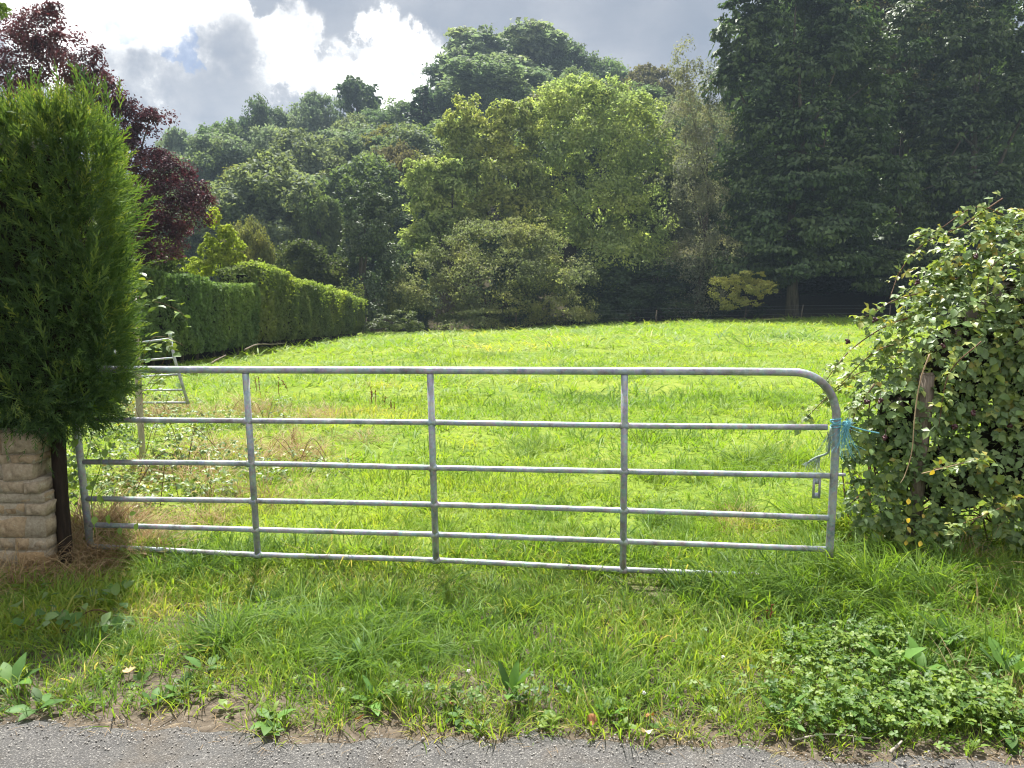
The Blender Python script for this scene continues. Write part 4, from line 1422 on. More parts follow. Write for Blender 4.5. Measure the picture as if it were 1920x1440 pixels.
def build_ropes():
    rng = np.random.default_rng(9)
    c = on_gate(1567, 793)
    o = thing('blue_twine', 'frayed pale blue twine tying the gate end to the brambles', 'rope', c)
    mb = MB()
    th = np.linspace(0, 2 * math.pi * 5, 90)
    ax = unit(on_gate(1568, 780) - on_gate(1566, 850))
    e1 = unit(gB - gA)
    e2 = np.cross(ax, e1)
    rr = 0.026 + 0.003 * np.sin(th * 2.7)
    path = rr[:, None] * (np.cos(th)[:, None] * e1 + np.sin(th)[:, None] * e2) + ax * (np.linspace(-.028, .026, 90) + 0.004 * np.sin(th * 1.3))[:, None]
    mb.tube(path, 0.0036, 6)
    add('wrap', mb.mesh('wrap', M_ROPE, smooth=True), o)
    kc = on_gate(1585, 795, 0.02) - c
    mb = MB()
    for _ in range(9):
        a, b = rand_dirs(2, rng)
        b = unit(np.cross(a, b))
        t = np.linspace(0, 2 * math.pi, 12)
        mb.tube(kc + 0.017 * rng.uniform(.7, 1.2) * (np.cos(t)[:, None] * a + np.sin(t)[:, None] * b) + rng.normal(0, .003, (1, 3)), 0.0034, 5)
    strands(mb, rng, kc, 40, 0.05, 0.014, 0.0011, (0.4, -.3, .9))
    add('knot', mb.mesh('knot', M_ROPE, smooth=True), o)
    mb = MB()
    strands(mb, rng, kc + np.array([-.006, -.01, -.005]), 60, 0.21, 0.022, 0.0013, (-0.10, -0.02, -1))
    add('frayed_end', mb.mesh('frayed_end', M_ROPE), o)
    mb = MB()
    p0, p1 = kc, W(1648, 812, 4.32) - c
    t = np.linspace(0, 1, 12)[:, None]
    mb.tube(p0 + (p1 - p0) * t + np.array([0, 0, -0.004]) * np.sin(t * math.pi), 0.0042, 6)
    add('taut_line', mb.mesh('taut_line', M_ROPE, smooth=True), o)

    c = on_gate(1553, 805, 0.015)
    o = thing('old_rope', 'faded grey-green frayed rope hanging inside the gate end', 'rope', c)
    mb = MB()
    path = smooth_path([on_gate(1556, 800, .022) - c, on_gate(1553, 835, .02) - c, on_gate(1551, 850, .0) - c, on_gate(1536, 862, -.05) - c, on_gate(1524, 870, -.06) - c], 5)
    mb.tube(path, 0.007, 7)
    add('cord', mb.mesh('cord', M_OLDROPE, smooth=True), o)
    mb = MB()
    strands(mb, rng, on_gate(1552, 812, .022) - c, 26, 0.16, 0.014, 0.0012, (0.05, 0, -1))
    strands(mb, rng, path[-1], 26, 0.06, 0.008, 0.0013, (-0.7, 0, -.6))
    strands(mb, rng, on_gate(1540, 862, -.05) - c, 22, 0.13, 0.010, 0.0013, (-0.35, 0, -1))
    add('frayed_strands', mb.mesh('frayed_strands', M_OLDROPE), o)

    c = on_gate(143, 775, 0.02)
    o = thing('green_twine', 'dark green twine binding the gate hinge under the conifer', 'rope', c)
    mb = MB()
    th = np.linspace(0, 2 * math.pi * 6, 90)
    path = 0.028 * (np.cos(th)[:, None] * e1 + np.sin(th)[:, None] * e2) + ax * np.linspace(-.06, .05, 90)[:, None] - gN * 0
    mb.tube(path + (on_gate(143, 778) - c), 0.005, 6)
    t = np.linspace(0, 1, 8)[:, None]
    q0, q1 = on_gate(143, 775) - c, W(105, 785, 4.72) - c
    for dz in (0, .012, .024):
        mb.tube(q0 + (q1 - q0) * t + np.array([0, 0, -.03]) * np.sin(t * math.pi) + np.array([0, 0, dz]), 0.005, 6)
    add('binding', mb.mesh('binding', M_GREENROPE, smooth=True), o)
    mb = MB()
    strands(mb, rng, q0, 24, 0.08, 0.02, 0.0016, (0.1, -.2, -1))
    add('frayed_ends', mb.mesh('frayed_ends', M_GREENROPE), o)


build_ropes()


# ------------------------------------------------------------------ posts, stone wall, hurdle, far fence
def post(name, label, px, py_top, Y, width, mat, lean=(0, 0), seed=0, depth_in=0.1, cat='post'):
    rng = np.random.default_rng(seed)
    p = W(px, py_top, Y)
    z0 = gz(p[0], Y)
    h = p[2] - z0
    o = thing(name, label, cat, (p[0] - lean[0] * h, Y - lean[1] * h, z0))
    mb = MB()
    k = 7
    zs = np.linspace(-depth_in, h, k)
    r = np.full(k, width / 2) * (1 + rng.normal(0, .03, k))
    path = np.stack([zs / h * lean[0] * h, zs / h * lean[1] * h, zs], 1) + rng.normal(0, .003, (k, 3))
    mb.tube(path, r, 9)
    add('shaft', mb.mesh('shaft', mat, smooth=False), o)
    mb = MB()
    mb.tube([path[-1] - np.array([0, 0, .004]), path[-1] + np.array([0, 0, .016])], [width * .49, width * .40], 9)
    add('cut_top', mb.mesh('cut_top', mat), o)
    return o


post('gate_post', 'dark tarred timber post between the stone wall and gate hinge', 104, 770, 4.74, 0.085, M_DARKPOST, seed=1)
post('fence_post', 'weathered wooden post half buried in the right-hand brambles', 1738, 702, 4.66, 0.09, M_POST, lean=(0.02, 0), seed=2)
post('fence_post', 'pale grey post just behind the right edge of the conifer hedge', 249, 545, 8.2, 0.07, M_PALEWOOD, seed=3)


def stone_mesh(w, h, d, seed):
    """a roughly squared stone: chipped outline, flat tooled face, bevelled arris"""
    rng = np.random.default_rng(seed)
    base = [(-.5, -.5), (-.1, -.5), (.25, -.5), (.5, -.5), (.5, 0), (.5, .5), (.2, .5), (-.2, .5), (-.5, .5), (-.5, -.1)]
    out = np.array([(x * w, z * h) for x, z in base]) + rng.normal(0, 1, (10, 2)) * np.array([.05 * min(w, .15), .055 * h])
    cen = out.mean(0)
    ins = out + unit(cen - out) * rng.uniform(.002, .006, (10, 1))
    face = np.array([rng.normal(0, .0035) for _ in range(10)])
    V = [(x, -d / 2 + .007, z) for x, z in out] + [(x, -d / 2 + f, z) for (x, z), f in zip(ins, face)] + [(x, d / 2, z) for x, z in out]
    V.append((cen[0], -d / 2 - rng.uniform(0, .008), cen[1]))
    Q, Tr = [], []
    for i in range(10):
        j = (i + 1) % 10
        Q += [(i, j, 10 + j, 10 + i), (20 + i, 20 + j, j, i)]
        Tr.append((10 + i, 10 + j, 30))
    return new_mesh('stone', V, Q, Tr, mat=M_STONE)


def build_wall():
    rng = np.random.default_rng(77)
    Yf = 4.60
    z0 = gz(-3.2, Yf)
    o = thing('stone_wall', 'low cream limestone rubble wall with broken end under the conifer', 'wall', (W(90, 900, Yf)[0], Yf + .18, z0))
    b = np.array(o.location)
    rows = [(806, 851, 88), (853, 869, 80), (871, 900, 71), (902, 925, 86), (927, 943, 92), (944, 967, 93), (969, 1008, 90), (1010, 1031, 88), (1033, 1062, 84), (1064, 1090, 80)]
    for ri, (ya, yb, xe) in enumerate(rows):
        za, zb = W(50, ya, Yf)[2], W(50, yb, Yf)[2]
        x = W(xe - 10, 900, Yf)[0]
        end = -4.9
        while x > end:
            w = (rng.uniform(0.08, 0.17) if ri % 2 else rng.uniform(.12, .24)) if x > -3.4 else rng.uniform(.15, .35)
            hh = za - zb
            s = add('stone', stone_mesh(w - rng.uniform(.002, .012), hh - rng.uniform(.0, .006), .16, ri * 100 + int(-x * 50)), o)
            s.location = np.array([x - w / 2, Yf + .08 + rng.normal(0, .008) - (.012 if ri == 0 else 0), (za + zb) / 2]) - b
            s.rotation_euler = (rng.normal(0, .025), rng.normal(0, .035), rng.normal(0, .04))
            s.scale = (1, 1, rng.uniform(.85, 1.08))
            x -= w
    mb = MB()
    for ri, (ya, yb, xe) in enumerate(rows):
        za, zb = W(50, ya - 1, Yf)[2], W(50, yb + 1, Yf)[2]
        x1 = W(xe - 13, 900, Yf)[0]
        mb.box(np.array([(x1 - 4.9) / 2, Yf + .113, (za + zb) / 2]) - b, (x1 + 4.9, .22 - .003 * (ri % 3), za - zb), 0.001, rng)
    add('mortar', mb.mesh('mortar', M_MORTAR), o)
    # soil and root debris heaped on the top of the wall under the hedge
    mb = MB()
    n = 60
    xs = np.linspace(-4.9, W(86, 820, Yf)[0], n)
    zt = W(50, 806, Yf)[2]
    prof = [(.03, .002), (.06, .035), (.14, .05), (.21, .02)]
    V = []
    for i in range(n):
        for dy, dz in prof:
            V.append((xs[i] - b[0], Yf + dy - b[1] + rng.normal(0, .006), zt - .012 + dz * rng.uniform(.4, 1.2) - b[2]))
    Q = [(i * 4 + j, (i + 1) * 4 + j, (i + 1) * 4 + j + 1, i * 4 + j + 1) for i in range(n - 1) for j in range(3)]
    add('mossy_coping', new_mesh('mossy_coping', V, Q, smooth=True, mat=plain('moss', (0.035, 0.05, 0.018), .95, .1, .6, 40)), o)


build_wall()


def build_hurdle():
    Y = 11.6
    org = foot(300, Y)
    org = np.array(org)
    o = thing('metal_hurdle', 'pale leaning metal hurdle with ladder-like bars beside the conifer', 'hurdle', org)

    def part(name, pts, r):
        mb = MB()
        mb.tube(np.array(pts) - org, r, 10)
        add(name, mb.mesh(name, M_GALV, smooth=True), o)
    part('upright', [W(319, 630, Y), W(326, 668, Y), W(337, 706, Y), W(353, 758, Y)], .022)
    part('upright', [W(214, 645, Y + .4), W(236, 762, Y + .4)], .022)
    mb = MB()
    p = W(319, 628, Y) - org
    mb.tube([p - np.array([0, 0, .02]), p + np.array([0, 0, .015]), p + np.array([0, 0, .03])], [.028, .030, .018], 10)
    add('cap', mb.mesh('cap', M_GALV), o)
    for xl, yl, xr, yr in ((216, 648, 321, 635), (222, 680, 327, 671), (226, 708, 338, 702), (230, 732, 344, 731), (235, 755, 351, 755)):
        part('bar', [W(xl, yl, Y + .4), W(xr, yr, Y)], .016)


build_hurdle()


def build_far_fence():
    org = np.array(foot(1100, 57.5))
    o = thing('wire_fence', 'sparse post and wire fence along the far edge of the field', 'fence', org)
    rng = np.random.default_rng(4)
    tops = []
    for px_, hpx in ((690, 30), (820, 26), (968, 28), (1105, 28), (1228, 22), (1497, 26), (1660, 24)):
        Y = 57.0 if px_ > 800 else 53.5
        x, y, z = foot(px_, Y)
        h = hpx / FPX * Y + .1
        mb = MB()
        mb.tube(np.array([(x, y, z - .2), (x + rng.normal(0, .03), y, z + h * .5), (x + rng.normal(0, .06), y, z + h)]) - org, .045, 7)
        add('post', mb.mesh('post', M_POST), o)
        tops.append((x, y, z))
    for hh in (.45, .8, 1.05):
        mb = MB()
        mb.tube(np.array([(x, y - .06, z + hh) for x, y, z in tops]) - org, .0025, 4)
        add('wire', mb.mesh('wire', M_GALV), o)


build_far_fence()


def branch(name, label, pts, r, mat, cat, twigs=2, seed=0):
    rng = np.random.default_rng(seed)
    P = smooth_path(pts, 5)
    o = thing(name, label, cat, P[0])
    mb = MB()
    mb.tube(P - P[0], np.linspace(r, r * .6, len(P)) * (1 + rng.normal(0, .06, len(P))), 7)
    for _ in range(twigs):
        i = rng.integers(2, len(P) - 2)
        d = unit(rng.normal(size=3) + np.array([0, 0, .6]))
        mb.tube([P[i] - P[0], P[i] - P[0] + d * r * 4, P[i] - P[0] + d * r * 9], [r * .5, r * .4, r * .2], 5)
    add('stick' if r < .02 else 'limb', mb.mesh('limb', mat, smooth=True), o)
    return o


gp = lambda x, y, h: np.array([x, y, gz(x, y) + h])
branch('fallen_branch', 'pale bare branch lying along the foot of the hedge', [gp(-9.15, 26.2, .30), gp(-9.25, 27.8, .42), gp(-9.2, 29.4, .33), gp(-9.25, 31.2, .30)], .032, M_POST, 'branch', 1, 1)
branch('fallen_branch', 'short broken branch end nearer along the hedge foot', [gp(-8.9, 22.6, .06), gp(-9.0, 23.3, .16), gp(-9.05, 24.2, .25)], .035, M_POST, 'branch', 0, 2)
branch('stick', 'long thin dry stick lying on the lane edge below the clover', [ground_px(1485, 1402) + np.array([0, 0, .03]), ground_px(1550, 1393) + np.array([0, 0, .035]), ground_px(1634, 1399) + np.array([0, 0, .03])], .004, M_PALEWOOD, 'stick', 1, 3)
branch('stick', 'short stubby twig lying on the asphalt at bottom right', [ground_px(1668, 1424) + np.array([0, 0, .028]), ground_px(1680, 1414) + np.array([0, 0, .03]), ground_px(1690, 1404) + np.array([0, 0, .03])], .006, M_PALEWOOD, 'stick', 1, 4)

# ------------------------------------------------------------------ leafy pieces
def leaf_arrays(L=1.0, Wd=0.6, rows=5, peak=0.42, cup=0.12, curl=0.15, wave=0.0, stalk=0.0, rng=None):
    """a leaf blade along +Y, upper face +Z"""
    V = []
    for i in range(rows):
        t = i / (rows - 1)
        w = math.sin(math.pi * min(1, max(0.02, t ** (math.log(.5) / math.log(peak))))) ** 0.75
        w = max(w, 0.02) * Wd * L / 2
        y = stalk * L + t * L
        zc = -curl * L * t * t
        wv = wave * L * math.sin(t * 15) if wave else 0
        V += [(-w, y, zc + cup * w * 2 + wv), (0, y, zc), (w, y, zc + cup * w * 2 - wv)]
    Q = []
    for i in range(rows - 1):
        for j in range(2):
            a = i * 3 + j
            Q.append((a, a + 1, a + 4, a + 3))
    V = np.array(V)
    if stalk:
        k = len(V)
        s = 0.018 * L
        V = np.concatenate([V, [(-s, 0, 0), (s, 0, 0), (s, stalk * L + .05 * L, 0.001), (-s, stalk * L + .05 * L, 0.001)]])
        Q.append((k, k + 1, k + 2, k + 3))
    return V, np.array(Q), None


def rot_about(V, M):
    return V @ np.asarray(M).T


def trifoliate(seed, small=True):
    rng = np.random.default_rng(seed)
    mb = MB()
    for a, l, oy in ((0, 1.0, .35), (70, .82, .28), (-70, .82, .28)):
        V, Q, _ = leaf_arrays(l, .74, 3, .48, .16, .22)
        M = Matrix.Rotation(math.radians(-a + rng.uniform(-10, 10)), 3, 'Z') @ Matrix.Rotation(rng.uniform(-.35, .15), 3, 'X') @ Matrix.Rotation(rng.uniform(-.3, .3), 3, 'Y')
        mb.put(rot_about(V, M) + np.array([0, oy, 0]), Q)
    mb.put([(-.02, -.5, -.02), (.02, -.5, -.02), (.02, .4, 0), (-.02, .4, 0)], [(0, 1, 2, 3)])
    V, Q, Tq = mb.arrays()
    return V * 0.05, Q, Tq


TRI = [trifoliate(s) for s in range(6)]


def leaf_eulers(Nn, Ax):
    Z = unit(Nn)
    Y = unit(Ax - Z * np.sum(Ax * Z, 1, keepdims=True))
    X = np.cross(Y, Z)
    return frames_to_euler(X, Y, Z)


def bush_points(lobes, n, rng, front=0.6, thick=0.10, rough=0.14):
    L = np.asarray(lobes, float)
    area = L[:, 3] * L[:, 5] + L[:, 4] * L[:, 5] + L[:, 3] * L[:, 4]
    out_P, out_D = [], []
    got = 0
    while got < n:
        m = n * 2
        li = rng.choice(len(L), m, p=area / area.sum())
        d = rand_dirs(m, rng)
        d[:, 1] -= front
        d = unit(d)
        r = 1 - rng.exponential(thick, m) + rough * fbm(d * 1.0 + li[:, None] * 3.1, 2.2, 5)
        P = L[li, :3] + d * r[:, None] * L[li, 3:6]
        keep = np.ones(m, bool)
        for j in range(len(L)):
            q = np.sum(((P - L[j, :3]) / L[j, 3:6]) ** 2, 1)
            keep &= ~((q < 0.62) & (li != j))
        out_P.append(P[keep])
        out_D.append(unit(d / L[li, 3:6])[keep])
        got += keep.sum()
    return np.concatenate(out_P)[:n], np.concatenate(out_D)[:n]


def to_px(P):
    d = P - CAM
    c, s = math.cos(PITCH), math.sin(PITCH)
    f = d[:, 1] * c - d[:, 2] * s
    u = d[:, 1] * s + d[:, 2] * c
    return 960 + FPX * d[:, 0] / f, 720 - FPX * u / f


def leaf_objects(parent, P, Nn, Ax, size, mats, rng, name='leaf', pieces=None, label=None):
    org = np.array(parent.location)
    ms = []
    for m in mats:
        for s in range(3):
            V, Q, _ = leaf_arrays(1.0, rng.uniform(.62, .8), 5, .45, .14, rng.uniform(.1, .3), .012, .25)
            ms.append(new_mesh(name, V, Q, smooth=True, mat=m))
    E = leaf_eulers(Nn, Ax)
    for i in range(len(P)):
        o = add(name, ms[rng.integers(0, len(ms))], parent)
        o.location = P[i] - org
        o.rotation_euler = E[i]
        s = size * rng.uniform(.7, 1.25)
        o.scale = (s, s, s)


def cane(parent, pts, r, mat, name='cane'):
    org = np.array(parent.location)
    P = smooth_path(pts, 6)
    mb = MB()
    mb.tube(P - org, np.linspace(r, r * .45, len(P)), 6)
    add(name, mb.mesh(name, mat, smooth=True), parent)
    return P


def build_bramble_bush():
    rng = np.random.default_rng(14)
    lobes = [PL(1900, 640, 5.05, 200, 200, .7), PL(1800, 690, 4.9, 150, 165, .6), PL(1930, 850, 4.75, 190, 190, .6), PL(1690, 800, 4.85, 92, 130, .6), PL(1790, 890, 4.75, 120, 130, .6),
             PL(1640, 880, 4.9, 66, 105, .7), PL(1990, 680, 4.8, 180, 220, .6), PL(1860, 500, 5.1, 110, 86, .7), PL(1640, 760, 5.0, 48, 70, .7), PL(1765, 560, 5.15, 70, 72, .7), PL(1930, 455, 5.1, 100, 68, .7),
             PL(1700, 950, 4.8, 76, 70, .7), PL(1890, 985, 4.65, 100, 80, .7), PL(2050, 900, 4.7, 160, 200, .7), PL(1700, 640, 5.1, 60, 56, .7), PL(2060, 560, 5.1, 160, 160, .7), PL(1640, 960, 4.75, 56, 70, .8), PL(1620, 820, 4.85, 40, 60, .8), PL(1730, 1000, 4.6, 60, 46, .8)]
    base = np.array(foot(1850, 4.9))
    o = thing('bramble_bush', 'large glossy bramble thicket at the right of the gate', 'bramble bush', base)
    P, D = bush_points(lobes, 7600, rng, rough=.26)
    px_, py_ = to_px(P)
    hide = (np.abs(px_ - 1733) < 20) & (py_ > 690) & (py_ < 960) & (P[:, 1] < 4.75) & (rng.uniform(size=len(P)) < .35)
    keep = (P[:, 2] > G(P[:, 0], P[:, 1]) + .03) & ~hide
    # dark hollow low down on the right
    hollow = np.exp(-((px_ - 1840) / 80) ** 2 - ((py_ - 1010) / 60) ** 2)
    keep &= rng.uniform(size=len(P)) > hollow * .75
    P, D, py2 = P[keep], D[keep], py_[keep]
    Nn = D * 0.75 + np.array([0, -.1, .75]) + rng.normal(size=P.shape) * .42
    Ax = D * .7 + np.array([0, 0, -.35]) + rng.normal(size=P.shape) * .7
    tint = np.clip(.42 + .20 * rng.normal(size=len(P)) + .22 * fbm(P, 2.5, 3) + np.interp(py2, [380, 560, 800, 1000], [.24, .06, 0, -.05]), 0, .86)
    tint = np.where(rng.uniform(size=len(P)) < .007, .97, tint)
    canes = []
    cl = [([(1880, 372), (1800, 425), (1735, 455), (1690, 505), (1668, 560)], 5.0, .005), ([(1900, 410), (1830, 388), (1760, 430), (1706, 448)], 5.0, .004),
          ([(1800, 520), (1740, 545), (1680, 562), (1625, 592), (1612, 600)], 5.0, .005), ([(1720, 590), (1660, 612), (1600, 652), (1566, 690), (1550, 712)], 4.9, .005),
          ([(1700, 640), (1640, 660), (1580, 716), (1520, 775), (1495, 800)], 4.95, .004), ([(1690, 690), (1610, 700), (1560, 740), (1530, 770)], 5.0, .004), ([(1640, 720), (1605, 770), (1590, 830)], 4.7, .004),
          ([(1840, 640), (1780, 700), (1760, 800)], 4.3, .004), ([(1920, 930), (1860, 960), (1800, 985), (1790, 1010)], 4.2, .004), ([(1905, 470), (1860, 500), (1850, 560)], 4.6, .004), ([(1750, 880), (1800, 870), (1850, 860)], 4.15, .003)]
    lp, ld = [], []
    for pts, Y, r in cl:
        C = cane(o, [W(a, b, Y + rng.normal(0, .03)) for a, b in pts], r, M_CANE)
        m = int(len(C) * 1.7)
        i = rng.integers(0, len(C), m)
        lp.append(C[i] + rng.normal(0, .022, (m, 3)))
    cane(o, [W(a, b, 4.1) for a, b in [(1743, 664), (1726, 712), (1715, 780), (1710, 845), (1697, 890), (1688, 906)]], .0036, M_PALECANE, 'bare_cane')
    cane(o, [W(a, b, 4.12) for a, b in [(1728, 888), (1752, 882), (1790, 872), (1830, 860)]], .003, M_PALECANE, 'bare_cane')
    Pc = np.concatenate(lp)
    Nc = np.array([0, -.3, .9]) + rng.normal(size=Pc.shape) * .5
    Ac = rng.normal(size=Pc.shape) + np.array([-.4, 0, -.2])
    tc_ = np.clip(rng.normal(.62, .15, len(Pc)), 0, .86)
    allP = np.concatenate([P, Pc])
    rot = np.concatenate([leaf_eulers(Nn, Ax), leaf_eulers(Nc, Ac)])
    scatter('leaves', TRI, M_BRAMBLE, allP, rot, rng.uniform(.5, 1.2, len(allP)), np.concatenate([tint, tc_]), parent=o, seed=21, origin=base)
    # the leaves that show largest
    Q, E = bush_points(lobes, 2600, rng, front=1.2, thick=.015)
    qx, qy = to_px(Q)
    k = (qx < 1930) & (qy > 380) & (qy < 1040) & (E[:, 1] < -.15) & ~((np.abs(qx - 1733) < 16) & (qy > 690) & (qy < 850)) & (Q[:, 2] > G(Q[:, 0], Q[:, 1]) + .06)
    Q, E = Q[k][:290], E[k][:290]
    leaf_objects(o, Q + E * .02, E * .7 + np.array([0, -.15, .75]) + rng.normal(size=Q.shape) * .3, E * .4 + rng.normal(size=Q.shape) * .8 + np.array([0, 0, -.3]), .058, [M_BRLEAF, M_BRLEAF, M_BRYEL], rng)
    # yellowed leaves low by the post
    yl = np.array([W(1704, 932, 4.1), W(1697, 972, 4.1), W(1699, 985, 4.08), W(1700, 1011, 4.1), W(1727, 1012, 4.12), W(1731, 962, 4.15), W(1764, 859, 4.1), W(1752, 878, 4.1), W(1762, 500, 4.75)])
    leaf_objects(o, yl, np.array([0, -1., .3]) + rng.normal(size=yl.shape) * .3, np.array([0, 0, -1.]) + rng.normal(size=yl.shape) * .4, .031, [M_YELLOW], rng, 'yellow_leaf')
    # berries
    for bx, by in ((1625, 752), (1650, 752), (1790, 640), (1825, 775), (1790, 800), (1590, 640), (1880, 605), (1720, 530), (1830, 480), (1895, 800), (1770, 650), (1660, 820), (1640, 600)):
        d = pixdir(bx, by)
        c = W(bx, by, 4.45 if by > 640 else 4.8)
        mb = MB()
        for _ in range(9):
            p = c + np.clip(rng.normal(0, .007, 3), -.011, .011)
            mb.tube([p - np.array([0, 0, .008]), p - np.array([0, 0, .004]), p + np.array([0, 0, .004]), p + np.array([0, 0, .008])], [.003, .0075, .0075, .003], 6)
        mb.tube([c + np.array([0, 0, .05]), c], .0015, 4)
        add('berry_cluster', MB_shift(mb, base).mesh('berry_cluster', M_BERRY, smooth=True), o)
    # dead wood inside
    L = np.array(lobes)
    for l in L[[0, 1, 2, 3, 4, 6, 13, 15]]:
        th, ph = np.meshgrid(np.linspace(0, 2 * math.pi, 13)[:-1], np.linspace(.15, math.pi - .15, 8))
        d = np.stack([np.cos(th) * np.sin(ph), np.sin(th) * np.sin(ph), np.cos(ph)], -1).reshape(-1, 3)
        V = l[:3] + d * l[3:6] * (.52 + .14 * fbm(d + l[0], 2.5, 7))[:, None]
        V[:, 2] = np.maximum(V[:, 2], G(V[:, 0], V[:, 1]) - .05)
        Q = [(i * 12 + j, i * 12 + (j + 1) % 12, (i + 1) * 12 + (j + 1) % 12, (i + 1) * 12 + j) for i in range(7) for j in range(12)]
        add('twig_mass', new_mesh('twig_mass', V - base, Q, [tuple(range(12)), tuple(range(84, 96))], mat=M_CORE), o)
    for k in range(40):
        a, b_ = L[rng.integers(0, len(L)), :3], L[rng.integers(0, len(L)), :3]
        a = np.array([a[0] + rng.normal(0, .1), a[1] + .05, gz(a[0], a[1])])
        cane(o, [a, (a + b_) / 2 + rng.normal(0, .1, 3) + np.array([0, .1, .2]), b_ + rng.normal(0, .1, 3)], .006, M_CANE, 'inner_cane')


def MB_shift(mb, org):
    mb.v = [v - org for v in mb.v]
    return mb


build_bramble_bush()


def build_bramble_patch():
    rng = np.random.default_rng(15)
    groups = [('bramble_patch', 'low silvery bramble patch just behind the hinge end of the gate', [(260, 900, .32, .34), (350, 880, .36, .36), (440, 880, .34, .28), (300, 950, .28, .26), (230, 965, .22, .30), (400, 930, .30, .22), (210, 850, .24, .55), (250, 820, .3, .42), (500, 900, .25, .16), (128, 965, .2, .55), (150, 900, .22, .6)], 2500),
              ('bramble_patch', 'sparser low bramble patch farther back beside the metal hurdle', [(350, 810, .45, .26), (300, 790, .4, .3), (420, 800, .45, .22), (500, 800, .45, .2), (560, 870, .35, .16), (270, 770, .45, .4), (520, 765, .45, .16), (620, 885, .3, .12), (330, 760, .4, .2)], 1500)]
    for nm, lb, spots, n in groups:
        lobes = []
        for px_, py_, r, h in spots:
            c = ground_px(px_, py_)
            lobes.append((c[0], c[1], c[2] + h * .2, r, r * .9, h))
        lobes = np.array(lobes)
        base = lobes[:, :3].mean(0)
        base[2] = gz(base[0], base[1])
        o = thing(nm, lb, 'brambles', base)
        P, D = bush_points(lobes, n, rng, front=.3, thick=.12, rough=.3)
        k = P[:, 2] > G(P[:, 0], P[:, 1]) + .02
        P, D = P[k], D[k]
        Nn = D * .3 + np.array([0, -.05, .9]) + rng.normal(size=P.shape) * .35
        Ax = rng.normal(size=P.shape)
        scatter('leaves', TRI, M_BRAMBLE, P, leaf_eulers(Nn, Ax), rng.uniform(.6, 1.1, len(P)), np.clip(rng.normal(.45, .2, len(P)), 0, .9), parent=o, seed=22, origin=base)
        for k in range(12):
            a = lobes[rng.integers(0, len(lobes))]
            p0 = np.array([a[0], a[1], gz(a[0], a[1])])
            e = p0 + np.array([rng.normal(0, .4), rng.normal(0, .3), 0])
            e[2] = gz(e[0], e[1]) + .1
            cane(o, [p0, (p0 + e) / 2 + np.array([0, 0, a[5] * 1.5]), e], .0035, M_CANE)
    # bramble sprays leaning past the hurdle in front of the hedge
    base = np.array(foot(265, 8.0))
    o = thing('bramble_spray', 'arching bramble spray with pale leaves right of the conifer hedge', 'brambles', base)
    P = []
    for pts in ([(262, 640), (258, 590), (285, 566), (330, 580), (352, 600)], [(262, 700), (280, 640), (310, 632), (345, 648)], [(262, 560), (262, 540), (285, 520)], [(262, 760), (290, 720), (330, 700)], [(262, 740), (300, 690), (322, 640)]):
        C = cane(o, [W(a, b, 8.0 + rng.normal(0, .1)) for a, b in pts], .004, M_CANE)
        i = rng.integers(3, len(C), 13)
        P.append(C[i] + rng.normal(0, .05, (13, 3)))
    P = np.concatenate(P)
    leaf_objects(o, P, np.array([0, -.2, 1.]) + rng.normal(size=P.shape) * .4, rng.normal(size=P.shape), .085, [M_BRLEAF, M_BRYEL], rng)


build_bramble_patch()


# ------------------------------------------------------------------ the conifer hedge on the wall
def spray(seed):
    """a feathery cypress shoot along +Z, about 1 long"""
    rng = np.random.default_rng(seed)
    V, Q = [], []

    def rib(a, b, w):
        a, b = np.asarray(a, float), np.asarray(b, float)
        d = unit(b - a)
        s = unit(np.cross(d, np.array([0.1, 1, 0.2]) + rng.normal(0, .5, 3)))
        k = len(V)
        m = a + (b - a) * .55
        V.extend([a - s * w * .4, a + s * w * .4, b + s * w * .15, b - s * w * .15])
        Q.append((k, k + 1, k + 2, k + 3))
    bend = rng.normal(0, .12, 2)
    ax = lambda t: np.array([bend[0] * t * t, bend[1] * t * t, t])
    rib(ax(0), ax(.5), .03)
    rib(ax(.5), ax(1.0), .065)
    for i in range(9):
        t = .10 + .80 * i / 9 + rng.uniform(-.03, .03)
        sd_ = 1 if i % 2 else -1
        l = (.30 * (1 - t) + .12) * rng.uniform(.7, 1.2)
        a = ax(t)
        d = unit(np.array([sd_ * .62, rng.normal(0, .42), .85]))
        rib(a, a + d * l, .078)
        b = a + d * l * .4
        d2 = unit(d + np.array([sd_ * .5, rng.normal(0, .4), -.1]))
        rib(b, b + d2 * l * .5, .065)
    return np.array(V), np.array(Q), None


SPRAY = [spray(s) for s in range(7)]


